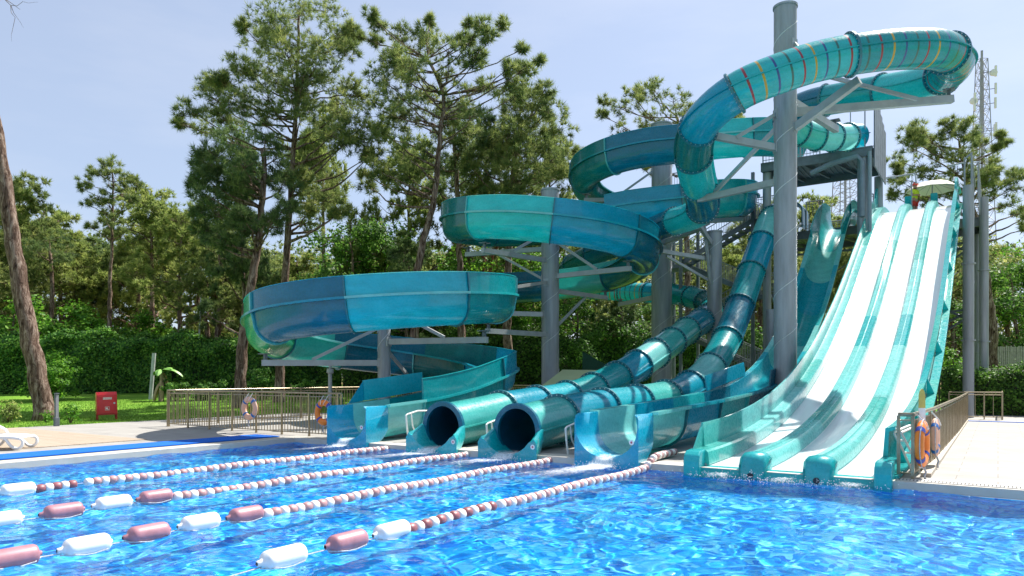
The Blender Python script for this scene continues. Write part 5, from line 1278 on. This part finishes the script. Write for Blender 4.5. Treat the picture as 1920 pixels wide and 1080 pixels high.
def wobble(rng, a, b_, n, amp):
    a, b_ = Vector(a), Vector(b_); L = (b_ - a).length; out = []
    for i in range(n + 1):
        s = i / n; p = a.lerp(b_, s) + Vector((rng.normal(), rng.normal(), rng.normal())) * amp * L * math.sin(math.pi * s); out.append(p)
    return out
def limb(tm, rng, trunk_pts, trunk_r, c, r_end=0.018):
    """bough from the trunk, leaving below the clump and sweeping up into it"""
    c = Vector(c); best = None
    for i, p in enumerate(trunk_pts):
        hd = math.hypot(p.x - c.x, p.y - c.y); want = c.z - 0.30 * hd - 0.3
        e = abs(p.z - want)
        if best is None or e < best[0]: best = (e, i)
    i = best[1]; p = trunk_pts[i]; r0_ = min(trunk_r[i] * 0.55, 0.035 + 0.022 * (c - p).length)
    mid = p.lerp(c, 0.5) + Vector((rng.normal() * 0.15, rng.normal() * 0.15, -0.12 * (c - p).length * rng.uniform(-0.3, 1)))
    pts, _ = curve_pts([tuple(p), tuple(mid), tuple(c)], max(0.25, (c - p).length / 9))
    pts = [Vector(q) + Vector((rng.normal(), rng.normal(), rng.normal())) * 0.03 for q in pts]; pts[0] = p
    n = len(pts); tm.tube(pts, [r0_ + (r_end - r0_) * (k / (n - 1)) ** 0.8 for k in range(n)], 6)
    return pts
def tree(name, label, trunk_ctrl, r0, r1, clumps, mat, seed, cat='tree', group=None, kind='pine', ln=0.38, wd=0.032, blades=15, sub=17, per=5, subr=0.30, bark=None, leaf=0.17, flat=0.75, extra_limbs=(), base=None):
    """trunk_ctrl: world points; clumps: (centre, radius)"""
    rng = np.random.default_rng(seed); prng = random.Random(seed)
    base = base or tuple(trunk_ctrl[0]); root = thing(name, label, cat, base, group)
    tp_, _ = curve_pts([tuple(p) for p in trunk_ctrl], 0.45); tp_ = [Vector(p) for p in tp_]; n = len(tp_)
    tr_ = [r0 + (r1 - r0) * (k / (n - 1)) ** 0.9 for k in range(n)]
    tr_[0] *= 1.35; 
    if n > 3: tr_[1] *= 1.1
    tp_ = [p + Vector((rng.normal(), rng.normal(), 0)) * 0.025 if 0 < i < n - 1 else p for i, p in enumerate(tp_)]
    tm = MB(); tm.tube(tp_, tr_, 14, jit=0.06, rng=prng)
    geo = []
    for c, r in clumps:
        lp2 = limb(tm, rng, tp_, tr_, c)
        p, o, sc_ = clump_points(rng, c, r, sub, per, flat, subr)
        for s_ in sc_[: min(sub, 6)]: tm.tube(wobble(rng, lp2[-2], s_, 3, 0.08), [0.02, 0.014, 0.01, 0.006], 4)
        if kind == 'pine': geo.append(needle_geo(rng, p, o, blades, ln, wd))
        else: geo.append(leaf_geo(rng, np.repeat(p, 5, 0) + rng.normal(size=(len(p) * 5, 3)) * leaf * 0.9, np.repeat(o, 5, 0) + np.array([0, 0, 0.5]), leaf))
    for a, b_, rr3 in extra_limbs: tm.tube(wobble(rng, a, b_, 5, 0.06), [rr3 * (1 - 0.8 * k / 5) for k in range(6)], 5)
    tm.build('trunk', bark or bark_m, root, smooth=True, sharp=0)
    place_np('crown', geo, mat, root)
    return root
def zt(x, y): return terrain_h(x, y) - 0.12
def hero(name, label, tpx, d, r0, r1, cpx, mat, seed, depth=2.6, **kw):
    rng = np.random.default_rng(seed + 77)
    tc_ = [P(x, y, d) for x, y in tpx]; tc_[0].z = zt(tc_[0].x, tc_[0].y)
    cl = []
    for x, y, r in cpx:
        cl.append((tuple(P(x, y, d + rng.uniform(-depth, depth))), r / FPX * d))
        a_ = rng.uniform(0, 6.28)
        if r > 17 and rng.random() < 0.55: cl.append((tuple(P(x + 0.8 * r * math.cos(a_), y + 0.6 * r * math.sin(a_), d + rng.uniform(-depth, depth))), r / FPX * d * 0.72))
        if r > 38 and rng.random() < 0.8: cl.append((tuple(P(x + rng.uniform(-12, 12), y + rng.uniform(-12, 12), d + rng.choice((-1, 1)) * depth * 1.1)), r / FPX * d * 0.85))
    return tree(name, label, tc_, r0, r1, cl, mat, seed, **kw)
# ---- the individual tall pines
hero('pine_tree', 'tall dark straight pine with the highest broad crown left of the slides', [(523, 716), (529, 600), (541, 430), (552, 250), (558, 130), (560, 20)], 42, 0.30, 0.06,
     [(560, 28, 50), (505, 40, 42), (612, 22, 38), (640, 60, 26), (475, 75, 32), (455, 50, 14), (540, 88, 52), (600, 95, 50), (655, 92, 24), (450, 128, 30), (490, 130, 48), (560, 150, 50), (620, 150, 45), (662, 160, 26), (405, 145, 22), (395, 180, 34), (440, 185, 42), (500, 190, 50), (575, 205, 46), (640, 205, 46), (690, 180, 28), (352, 205, 26), (335, 230, 12), (388, 232, 34), (430, 240, 32), (620, 255, 42), (680, 240, 34), (585, 300, 30), (622, 330, 38), (612, 375, 40), (585, 415, 34), (640, 395, 22), (566, 350, 28), (700, 290, 18)],
     fol_pine, 11, group='tall pines behind the slides')
hero('pine_tree', 'leaning dark pine whose thick trunk rises just left of the lowest loop', [(449, 726), (455, 640), (470, 545), (486, 440), (494, 340), (492, 280)], 38, 0.33, 0.12,
     [(500, 262, 36), (440, 262, 38), (405, 300, 34), (372, 300, 22), (380, 330, 26), (455, 310, 40), (520, 300, 34), (420, 345, 36), (385, 365, 30), (450, 365, 30), (405, 400, 32), (440, 410, 34), (385, 430, 26), (475, 340, 34), (530, 345, 28), (540, 385, 26), (515, 420, 26), (365, 345, 16), (410, 445, 30), (368, 398, 14), (470, 400, 22)],
     fol_dark, 12, group='tall pines behind the slides')
hero('pine_tree', 'tall open pine with a forked top and wide bare boughs left of centre', [(780, 725), (778, 560), (792, 460), (812, 380), (826, 250), (832, 185), (818, 140), (800, 110)], 40, 0.30, 0.08,
     [(694, 28, 14), (712, 48, 16), (748, 62, 24), (768, 92, 34), (806, 38, 12), (802, 78, 34), (842, 90, 32), (878, 76, 20), (880, 46, 11), (905, 45, 17), (918, 72, 18), (948, 48, 18), (982, 90, 11), (700, 78, 16), (672, 70, 12), (730, 112, 34), (782, 130, 42), (840, 135, 34), (890, 118, 22), (955, 124, 14), (985, 130, 18), (716, 150, 36), (752, 180, 44), (806, 188, 40), (868, 178, 38), (720, 210, 38), (776, 232, 46), (842, 235, 40), (890, 215, 34), (712, 255, 26), (748, 282, 36), (800, 290, 34), (700, 318, 24), (728, 330, 30), (690, 350, 18), (765, 330, 24), (1012, 115, 11), (960, 165, 26), (925, 160, 30)],
     fol_pine, 13, group='tall pines behind the slides', sub=13, per=5)
hero('pine_tree', 'bushy bright green pine with the rounded crown above the middle loop', [(955, 725), (951, 600), (954, 470), (962, 330), (975, 240)], 45, 0.33, 0.12,
     [(985, 175, 34), (1022, 168, 24), (955, 195, 38), (1035, 205, 32), (1000, 225, 44), (945, 245, 44), (1050, 245, 32), (980, 275, 46), (1028, 285, 44), (920, 290, 42), (1072, 285, 24), (950, 325, 46), (1005, 330, 44), (1060, 325, 36), (905, 345, 34), (1088, 330, 16), (980, 365, 40), (930, 372, 34), (1050, 365, 34), (1095, 290, 12), (890, 300, 30), (1010, 190, 30)],
     fol_leaf if False else fol_pine, 14, group='tall pines behind the slides', per=6)
hero('pine_tree', 'dark upright pine partly hidden behind the forked pine, trunk left of the middle column', [(868, 725), (864, 600), (861, 450), (856, 330), (850, 230)], 46, 0.30, 0.10,
     [(850, 215, 34), (880, 250, 36), (838, 262, 36), (870, 300, 38), (905, 265, 28), (830, 310, 32), (890, 335, 38), (850, 345, 36), (820, 355, 24), (912, 385, 34), (870, 390, 30), (940, 400, 30), (900, 425, 26)],
     fol_dark, 15, group='tall pines behind the slides', per=6)
hero('pine_tree', 'olive pine with its crown around the top of the thick column behind the loops', [(1292, 725), (1290, 560), (1285, 400), (1278, 300), (1270, 220)], 54, 0.32, 0.10,
     [(1132, 190, 14), (1160, 200, 22), (1186, 178, 22), (1225, 172, 30), (1262, 186, 30), (1205, 215, 34), (1250, 225, 34), (1165, 240, 26), (1160, 268, 20), (1292, 205, 24), (1300, 250, 30), (1330, 225, 16), (1362, 215, 22), (1200, 262, 30), (1250, 270, 32), (1385, 225, 14), (1340, 262, 24), (1130, 215, 10), (1222, 160, 18), (1190, 305, 24), (1240, 320, 26)],
     fol_pine, 16, group='tall pines behind the slides', sub=14, per=5)
hero('pine_tree', 'wide olive pine at the right with a crooked dark trunk', [(1863, 690), (1860, 600), (1846, 500), (1838, 430), (1822, 385), (1812, 330), (1800, 280)], 46, 0.34, 0.10,
     [(1700, 245, 20), (1725, 240, 22), (1742, 262, 28), (1772, 246, 24), (1800, 232, 22), (1815, 250, 20), (1705, 275, 26), (1760, 285, 34), (1808, 285, 34), (1845, 268, 14), (1875, 255, 9), (1884, 268, 8), (1870, 280, 8), (1728, 310, 34), (1685, 305, 22), (1790, 322, 36), (1840, 305, 32), (1862, 330, 26), (1760, 345, 30), (1700, 345, 28), (1680, 332, 16), (1886, 335, 24), (1905, 350, 20), (1868, 365, 30), (1828, 350, 28), (1895, 385, 24), (1912, 400, 20), (1720, 368, 22), (1672, 365, 12), (1920, 430, 16), (1788, 365, 24), (1835, 325, 30)],
     fol_pine, 17, group='tall pines behind the slides', depth=2.2, sub=10, per=6)
# leaning foreground trunk at the left edge; its crown is above and left of the view
tpts = [(84, 786), (70, 700), (48, 600), (28, 480), (8, 340), (-6, 250), (-26, 130), (-50, -40), (-70, -190)]
w = [P(x, y, 29) for x, y in tpts]; w[0].z = -0.1
cl = [(tuple(P(x, y, 29 + dd)), r / FPX * 29) for x, y, r, dd in ((-120, -260, 80, 0), (-60, -330, 90, 1), (-200, -200, 80, -1), (-10, -300, 70, 1.5), (-180, -340, 80, 2), (-260, -260, 70, 0))]
tw = P(2, -20, 28)
tree('pine_tree', 'leaning pine trunk with rough sunlit bark at the far left edge', w, 0.37, 0.14, cl, fol_pine, 21, sub=10, per=12,
     extra_limbs=[(P(-40, -30, 28), P(38, 18, 28), 0.03), (P(10, 0, 28), P(44, 52, 28), 0.014), (P(20, 10, 28), P(22, 78, 28), 0.012), (P(-10, 4, 28), P(-2, 40, 28), 0.012), (P(20, 10, 28), P(72, 4, 28), 0.01)])
# young airy pine on the left
hero('pine_tree', 'slim airy young pine with a thin pale trunk standing clear of the left woods', [(205, 636), (206, 540), (209, 450), (212, 380), (210, 320)], 55, 0.22, 0.05,
     [(208, 312, 22), (185, 328, 20), (236, 330, 20), (160, 340, 16), (152, 352, 10), (256, 342, 12), (205, 345, 26), (232, 362, 20), (182, 368, 22), (205, 385, 20), (245, 372, 12), (160, 380, 9), (215, 410, 18), (190, 412, 16), (170, 425, 10), (228, 440, 16), (198, 440, 14)],
     fol_pine, 22, group='tall pines behind the slides', sub=6, per=8, depth=1.5)
# ---- woodland trees, one template of each kind and copies with their own size and turn
def local_pine(seed, mat, Ht=10.0, wide=2.6, low=0.42, nc=17, dens=11):
    rng = np.random.default_rng(seed)
    lean = rng.normal(size=2) * 0.35
    tc_ = [Vector((0, 0, 0)), Vector((lean[0] * 0.5, lean[1] * 0.5, Ht * 0.35)), Vector((lean[0], lean[1], Ht * 0.7)), Vector((lean[0] * 1.2, lean[1] * 1.2, Ht * 0.97))]
    cl = [((tc_[-1].x, tc_[-1].y, Ht * 0.95), Ht * 0.09)]
    for i in range(nc):
        s_ = rng.random() ** 0.8; z = Ht * (low + (0.95 - low) * s_); rad = wide * (1.05 - 0.75 * s_) * rng.uniform(0.45, 1.0); a = rng.uniform(0, 6.28)
        cl.append(((lean[0] + rad * math.cos(a), lean[1] + rad * math.sin(a), z), Ht * rng.uniform(0.085, 0.14)))
    return tree('pine_tree', 'template', tc_, Ht * 0.018, 0.03, cl, mat, seed, ln=0.26, wd=0.045, blades=15, sub=9, per=dens, base=(0, 0, 0))
def local_broad(seed, mat, Ht=8.0, wide=2.6, low=0.25, nc=20, name='broadleaf_tree', leaf=0.17, per=30, bark=None):
    rng = np.random.default_rng(seed)
    tc_ = [Vector((0, 0, 0)), Vector((0.1, 0.05, Ht * 0.4)), Vector((rng.normal() * 0.2, rng.normal() * 0.2, Ht * 0.85))]
    cl = []
    for i in range(nc):
        a = rng.uniform(0, 6.28); s_ = rng.random(); z = Ht * (low + (0.93 - low) * s_); rad = wide * math.sqrt(max(0.05, 1 - (2 * s_ - 0.8) ** 2 * 0.7)) * rng.uniform(0.4, 0.95)
        cl.append(((rad * math.cos(a), rad * math.sin(a), z), Ht * rng.uniform(0.11, 0.17)))
    return tree(name, 'template', tc_, Ht * 0.02, 0.03, cl, mat, seed, kind='leaf', sub=9, per=per // 5 * 2, leaf=leaf, base=(0, 0, 0), bark=bark)
KIND = {'pa': local_pine(31, fol_lite), 'pb': local_pine(32, fol_pine, wide=3.0, nc=19), 'pc': local_pine(33, fol_dark, wide=2.4, nc=18, low=0.3), 'pd': local_pine(34, fol_lite, wide=3.4, low=0.3, nc=22),
        'ba': local_broad(35, fol_leaf), 'bb': local_broad(36, fol_brt, wide=2.9), 'bc': local_broad(37, fol_leaf, wide=3.3, low=0.12, nc=24), 'bd': local_broad(38, fol_brt, Ht=4.5, wide=2.2, low=0.12, nc=16)}
HT = {'pa': 10, 'pb': 10, 'pc': 10, 'pd': 10, 'ba': 8, 'bb': 8, 'bc': 8, 'bd': 4.5}
used = set()
def wood(kind, px, pytop, d, wfac, rz, label, group):
    w = P(px, HY, d); z0 = zt(w.x, w.y); top = CAMH + (HY - pytop) / FPX * d; s_ = (top - z0) / HT[kind]
    o = KIND[kind] if kind not in used else copy_tree(KIND[kind]); used.add(kind)
    o.location = (w.x, w.y, z0); o.scale = (s_ * wfac, s_ * wfac, s_); o.rotation_euler = (0, 0, rz)
    tag(o, label, 'tree' if kind != 'bd' else 'bush', group)
    return o
GP, GB, GS = 'pines of the wood behind', 'leafy trees of the wood behind', 'bushes at the edge of the wood'
for a in [
 ('pd', 60, 392, 66, 1.15, 0.3, 'broad pale pine in the left woods just right of the leaning trunk', GP),
 ('pb', 22, 325, 62, 0.8, 1.1, 'narrow pine peeking out behind the leaning trunk at the left edge', GP),
 ('pa', 118, 395, 70, 1.1, 2.0, 'yellow green pine left of the slim young pine', GP),
 ('pa', 286, 345, 66, 0.95, 2.9, 'yellow green pine with the highest top between slim young pine and dark leaning pine', GP),
 ('pd', 335, 385, 60, 1.0, 4.0, 'light olive spreading pine behind the globe lamp', GP),
 ('pa', 255, 400, 72, 1.2, 5.0, 'pale pine right behind the slim young pine', GP),
 ('pb', 400, 425, 57, 1.0, 0.8, 'olive pine left of the thick leaning pine trunk', GP),
 ('pc', 165, 450, 74, 1.2, 1.9, 'dark pine low behind the slim young pine', GP),
 ('pb', -30, 420, 58, 1.1, 3.1, 'olive pine cut by the left frame edge', GP),
 ('pa', 560, 475, 58, 1.25, 0.2, 'light green pine framed between the two dark trunks left of the slides', GP),
 ('ba', 668, 405, 50, 1.05, 1.2, 'dark leafy tree rising behind the slim column', GB),
 ('bb', 722, 415, 55, 0.95, 2.2, 'fresh green leafy tree left of the forked pine', GB),
 ('ba', 618, 500, 54, 1.1, 3.3, 'dark leafy tree over the lowest loop of the slide', GB),
 ('pc', 760, 440, 48, 1.0, 0.9, 'dark pine close left of the forked pine trunk', GP),
 ('bb', 905, 455, 52, 1.15, 0.4, 'bright green leafy tree seen under the middle loop', GB),
 ('bb', 1000, 470, 54, 1.15, 1.7, 'bright green leafy tree just left of the mid-height column', GB),
 ('bc', 1085, 520, 50, 1.1, 2.6, 'dark leafy tree right of the mid-height column', GB),
 ('pc', 1170, 470, 52, 1.2, 3.9, 'dark low pine behind the coloured far tube', GP),
 ('bc', 830, 560, 50, 1.2, 4.4, 'dark leafy tree low under the big spiral', GB),
 ('bc', 1240, 560, 56, 1.1, 5.1, 'dark leafy tree behind the thick column foot', GB),
 ('pb', 1420, 380, 60, 1.0, 0.5, 'olive pine behind the zigzag stairs', GP),
 ('pa', 1540, 365, 66, 0.9, 1.4, 'light pine framed between the two tower platforms', GP),
 ('pb', 1610, 395, 62, 0.9, 5.4, 'olive pine behind the tower posts left of the white lanes', GP),
 ('pa', 1370, 470, 56, 1.1, 3.6, 'light olive pine seen through the stairs', GP),
 ('bc', 1490, 560, 56, 1.1, 2.4, 'dark leafy tree low behind the tower', GB),
 ('ba', 1905, 478, 50, 1.1, 0.7, 'round dark leafy tree at the right frame edge', GB),
 ('pb', 1795, 440, 62, 1.1, 2.8, 'olive pine low behind the twin tower posts', GP),
 ('bb', 1985, 440, 60, 1.1, 3.8, 'leafy tree outside the right frame edge', GB),
 ('ba', 1790, 560, 56, 1.1, 4.9, 'dark leafy tree at the foot of the twin tower posts', GB),
 ('pb', 905, 235, 57, 0.75, 1.1, 'olive pine filling the crown mass behind the bushy bright pine', GP),
 ('pb', 1045, 262, 58, 0.75, 2.7, 'olive pine at the right end of the central treeline', GP),
 ('pd', 765, 262, 56, 0.75, 3.8, 'spreading pine behind the trunk of the forked pine', GP),
 ('pc', 462, 262, 52, 0.7, 4.9, 'dark pine behind the crown of the leaning thick-trunked pine', GP),
 ('pa', 610, 190, 54, 0.6, 0.6, 'tall light pine directly behind the highest straight pine', GP),
 ('bc', 590, 560, 57, 1.2, 0.9, 'dark leafy tree behind the slim column foot and the pale lowest loop', GB),
 ('bc', 940, 590, 58, 1.3, 3.0, 'dark leafy tree low between the slim and the mid-height column', GB),
 ('ba', 1130, 600, 55, 1.3, 1.9, 'dark leafy tree low right of the mid-height column', GB),
 ('pc', 480, 470, 60, 1.2, 5.6, 'dark pine filling the gap behind the two left pine trunks', GP),
 ('bc', 1330, 590, 52, 1.2, 0.1, 'leafy tree low behind the shorter column', GB),
 ('pc', 1660, 430, 66, 1.2, 1.0, 'dark pine behind the white lanes', GP),
 ('bd', 160, 572, 56, 1.2, 0.3, 'light green bush above the ivy wall, left of the young pine', GS),
 ('bd', 262, 588, 58, 1.2, 1.3, 'light green bush above the ivy wall, right of the young pine', GS),
 ('bd', 20, 560, 54, 1.3, 2.3, 'green bush behind the leaning trunk at the left', GS),
 ('bd', 1450, 660, 48, 1.3, 3.3, 'bright green bush seen low between tower posts', GS),
 ('bd', 1790, 655, 46, 1.3, 4.3, 'bright green bush behind the right hedge', GS),
]: wood(*a)
for k in KIND:
    if k not in used: print('UNUSED', k)
# reddish twin trunks under the middle loop
hero('pine_tree', 'pair of reddish bare trunks leaning under the middle loop', [(882, 725), (890, 600), (905, 500), (915, 420)], 50, 0.26, 0.14, [(915, 410, 30), (940, 395, 26)], fol_dark, 24, bark=barkr_m,
     extra_limbs=[(P(890, 620, 50), P(950, 400, 50), 0.18)])
hero('pine_tree', 'slender pine trunk standing between the slim column and the forked pine', [(700, 725), (701, 640), (706, 560), (716, 470)], 58, 0.24, 0.12, [(716, 440, 34), (700, 470, 26), (740, 465, 26)], fol_dark, 25)
for i, (px, d, lab, pt_) in enumerate(((88, 60, 'straight dark trunk of a pine above the ivy wall, first right of the leaning trunk', 470), (405, 56, 'dark bare pine trunk right of the globe lamp', 440), (385, 60, 'crooked pine trunk bulging just right of the globe lamp', 500), (1885, 62, 'thin dark trunk at the right above the picket fence', 520))):
    hero('pine_tree', lab, [(px, 700), (px + 4, 620), (px + (10 if i != 2 else -14), 560), (px + 6, pt_)], d, 0.28, 0.12, [(px + 6, pt_ - 20, 34), (px - 20, pt_, 26), (px + 30, pt_ + 6, 28)], fol_pine if i % 2 else fol_dark, 40 + i)
# ---- far wood that reads as one mass
rngw = np.random.default_rng(99); geo = []
for k in range(820):
    px = rngw.uniform(-260, 2150); d = rngw.uniform(74, 96)
    topy = np.interp(px, [-260, 130, 330, 600, 760, 1000, 1250, 1450, 1640, 1760, 1900, 2150], [440, 470, 450, 500, 480, 480, 470, 470, 500, 470, 480, 460])
    py = topy + rngw.random() ** 1.3 * (690 - topy)
    c = P(px, py, d); p, o, _ = clump_points(rngw, tuple(c), rngw.uniform(2.2, 3.6), 9, 9, 0.7, 0.42)
    if py > 600 or k % 3 == 0: geo.append(leaf_geo(rngw, np.repeat(p, 4, 0) + rngw.normal(size=(len(p) * 4, 3)) * 0.4, np.repeat(o, 4, 0), 0.55))
    else: geo.append(needle_geo(rngw, p, o, 10, 0.62, 0.13, 0.3, 0.9))
wdm = place_np('woodland', geo, fol_pine, None); tag(wdm, kind='stuff')
# undergrowth in front of it
geo = []
for k in range(150):
    px = rngw.uniform(-150, 2100); d = rngw.uniform(56, 70); 
    if 250 < px < 480 or rngw.random() < 0.35 and px < 500: continue
    c = P(px, 0, d); r = rngw.uniform(0.9, 1.9); c.z = terrain_h(c.x, c.y) + r * 0.6
    p, o, _ = clump_points(rngw, tuple(c), r, 9, 12, 0.8, 0.42); geo.append(leaf_geo(rngw, np.repeat(p, 3, 0) + rngw.normal(size=(len(p) * 3, 3)) * 0.14, np.repeat(o, 3, 0) + np.array([0, 0, 0.4]), 0.26))
tag(place_np('undergrowth', geo, fol_leaf, None), kind='stuff')
# ---- ivy-covered wall
def leafy_wall(name, label, cat, a, b_, h, thick, mat, n, leaf, seed, core, bulge=0.35, vary=0.35):
    rng = np.random.default_rng(seed); a, b_ = Vector(a), Vector(b_); d_ = (b_ - a); L = d_.length; d_.normalize(); nr = Vector((d_.y, -d_.x, 0))
    if nr.dot(-a) < 0: nr = -nr
    root = thing(name, label, cat, tuple(a)); cm = MB()
    m = (a + b_) / 2; cm.box((m.x, m.y, a.z + h * 0.44), (L, thick, h * 0.88), math.atan2(d_.y, d_.x)); cm.build('core', core, root)
    s = rng.random(n) * L; t = rng.random(n); 
    hh = h * (1 + 0.07 * np.sin(s * 0.9 + seed) + 0.05 * np.sin(s * 2.3))
    top = rng.random(n) < 0.22
    bump_ = bulge * (0.5 + 0.5 * np.sin(s * 1.7 + 3 * np.sin(t * 3.1) + seed) * np.cos(t * 5 + s * 0.8)) + 0.12 * rng.normal(size=n)
    depth = np.where(top, rng.uniform(-thick * 0.7, thick * 0.5 + 0.1, n), thick / 2 + np.maximum(0.01, bump_) * np.where(rng.random(n) < 0.8, 1, 0.4))
    z = np.where(top, hh + rng.normal(size=n) * vary * 0.45, hh * t ** 0.85)
    D = np.array(d_); N_ = np.array(nr)
    p = np.array(a)[None] + s[:, None] * D + depth[:, None] * N_ + np.stack([np.zeros(n), np.zeros(n), z], 1)
    nrm = np.where(top[:, None], np.array([0, 0, 1.0]), N_ + np.array([0, 0, 0.5]))
    g_ = leaf_geo(rng, p, nrm, leaf, 0.75); place_np('leaves', [g_], mat, root)
    return root
core_dk = varied('wall_core', (0.035, 0.04, 0.028), 0.4, 2.5, 0.95)
def GW(px, d): w = P(px, HY, d); w.z = terrain_h(w.x, w.y) - 0.05; return w
leafy_wall('ivy_wall', 'high wall overgrown with glossy ivy along the back of the left lawn', 'wall', GW(-60, 49), GW(330, 50), 3.95, 0.5, fol_ivy, 32000, 0.19, 51, core_dk, 0.8, 0.3)
leafy_wall('ivy_wall', 'shaded ivy wall continuing behind the dark pine trunks and the lowest loop', 'wall', GW(331, 50.2), GW(640, 52), 3.8, 0.5, fol_ivy, 17000, 0.20, 52, core_dk, 0.9, 0.4)
leafy_wall('hedge', 'dark overgrown hedge behind the slide columns in the centre', 'hedge', GW(645, 50), GW(1480, 50), 4.2, 0.7, fol_leaf, 36000, 0.2, 53, core_dk, 0.8, 0.8)
leafy_wall('hedge', 'clipped dark green hedge at the right behind the short railing', 'hedge', (-2.2, 39.9, 0), (9.5, 39.9, 0), 2.15, 0.9, fol_leaf, 16000, 0.13, 54, core_dk, 0.35, 0.3)
# ---- bushes and small plants
def bush(name, label, px, d, h, w_, mat, seed, n=900, leaf=0.13, group=None, z=None, cat='bush', up=0.5):
    rng = np.random.default_rng(seed); c = GW(px, d); 
    if z is not None: c.z = z
    root = thing(name, label, cat, tuple(c), group); st = MB(); geo = []
    for i in range(7):
        a = rng.uniform(0, 6.28); t_ = (c.x + math.cos(a) * w_ * 0.3, c.y + math.sin(a) * w_ * 0.3, c.z + h * rng.uniform(0.5, 0.85)); st.tube(wobble(rng, c, t_, 3, 0.06), [0.02, 0.016, 0.012, 0.008], 5)
    st.build('stem', bark_m, root)
    for i in range(9):
        a = rng.uniform(0, 6.28); q = (c.x + math.cos(a) * w_ * 0.35 * rng.random(), c.y + math.sin(a) * w_ * 0.35 * rng.random(), c.z + h * rng.uniform(0.3, 0.8))
        p, o, _ = clump_points(rng, q, min(w_, h) * 0.36, 6, max(4, n // 54), 0.9, 0.5); geo.append(leaf_geo(rng, p, o + np.array([0, 0, up]), leaf, 0.9))
    place_np('leaves', geo, mat, root); return root
GO = 'bushes along the ivy wall'
bush('bush', 'bright green oleander bush before the ivy wall, right of the leaning trunk', 100, 43, 2.8, 3.0, fol_brt, 61, 5200, 0.16, GO)
bush('bush', 'green bush between the two dark pine trunks before the ivy wall', 490, 44, 1.9, 2.4, fol_ivy, 62, 3000, 0.15, GO)
for i, (px, lab) in enumerate(((330, 'low dark bush right of the banana plant'), (372, 'low bush behind the railing, second from the banana plant'), (412, 'low bush just left of the thick dark trunk'), (560, 'low bush right of the second dark trunk'), (600, 'low bush behind the thin prop post'))):
    bush('bush', lab, px, 43 + i * 0.4, 1.2, 2.2, fol_ivy, 63 + i, 2200, 0.13, GO)
bush('shrub', 'small leafy oleander shrub on the lawn at the far left edge', 16, 27.5, 0.95, 1.0, fol_lite, 71, 700, 0.11, z=-0.05, up=1.0)
bush('shrub', 'small leafy shrub growing at the foot of the leaning trunk', 132, 27.2, 0.9, 0.8, fol_brt, 72, 420, 0.11, z=-0.05, up=1.0)
bush('shrub', 'tiny shoots sprouting at the base of the leaning trunk', 86, 27.8, 0.5, 0.6, fol_brt, 73, 200, 0.09, z=-0.05, up=1.0)
# banana plant
bc_ = GW(302, 43); bn = thing('banana_plant', 'young banana plant with dry hanging leaves beside the pale leaning pole', 'plant', tuple(bc_))
MB().tube([bc_, bc_ + Vector((0.1, 0, 1.1)), bc_ + Vector((0.05, 0, 1.9))], [0.16, 0.13, 0.08], 10).build('stem', varied('banana_stem', (0.28, 0.22, 0.12), 0.3, 6, 0.8), bn, smooth=True)
rb_ = random.Random(4)
def frond(a, L, droop, wdt, mat, z0, nm):
    mb = MB(); base_ = bc_ + Vector((0.05, 0, z0)); dr_ = Vector((math.cos(a), math.sin(a), 0)); sd_ = Vector((-dr_.y, dr_.x, 0)); vs = []; n = 10
    for i in range(n + 1):
        s_ = i / n; p = base_ + dr_ * L * s_ + Vector((0, 0, L * (0.6 * s_ - droop * s_ * s_))); wq = wdt * math.sin(math.pi * min(1, s_ * 0.93 + 0.06)) ** 0.6
        for e in (-1, 0, 1): vs.append(p + sd_ * wq * e + Vector((0, 0, -abs(e) * 0.10)))
    fs = [(i * 3 + j, i * 3 + j + 1, i * 3 + j + 4, i * 3 + j + 3) for i in range(n) for j in (0, 1)]
    mb.add(vs, fs).build(nm, mat, bn, smooth=True)
ban_m = varied('banana_leaf', (0.16, 0.36, 0.05), 0.2, 5, 0.45); dry_m = varied('dry_banana_leaf', (0.34, 0.25, 0.13), 0.25, 8, 0.9)
for a, L, dp in ((TH + 2.6, 0.75, 0.9), (TH + 0.2, 1.2, 0.85), (TH - 0.5, 0.9, 0.5), (TH + 1.3, 0.9, 0.4), (TH - 1.4, 0.8, 0.9)): frond(a, L, dp, 0.22, ban_m, 1.85, 'leaf')
for i in range(7): frond(rb_.uniform(0, 6.28), rb_.uniform(0.5, 0.9), 2.6, 0.12, dry_m, 1.75 - 0.15 * i, 'dry_leaf')
# ---- grass blades over the near lawn
rngg = np.random.default_rng(7); n = 60000
X = -27.95 - rngg.random(n) ** 1.2 * 26; Y = 9 + rngg.random(n) * 36
ok = (X * -ST + Y * CT) < 44; X, Y = X[ok], Y[ok]
X2 = -27.9 + rngg.random(16000) * 14; Y2 = 28.05 + rngg.random(16000) * 12; X = np.concatenate([X, X2]); Y = np.concatenate([Y, Y2])
Z = np.array([terrain_h(a, b_) for a, b_ in zip(X, Y)])
g_ = needle_geo(rngg, np.stack([X, Y, Z], 1), np.tile(np.array([[0, 0, 1.0]]), (len(X), 1)), 3, 0.075, 0.016, 1.2, 0.7)
tag(place_np('grass', [g_], foliage('grass_blades', (0.07, 0.16, 0.015), (0.16, 0.31, 0.035), (0.30, 0.44, 0.08), 0.35, 0.4), None), kind='stuff')
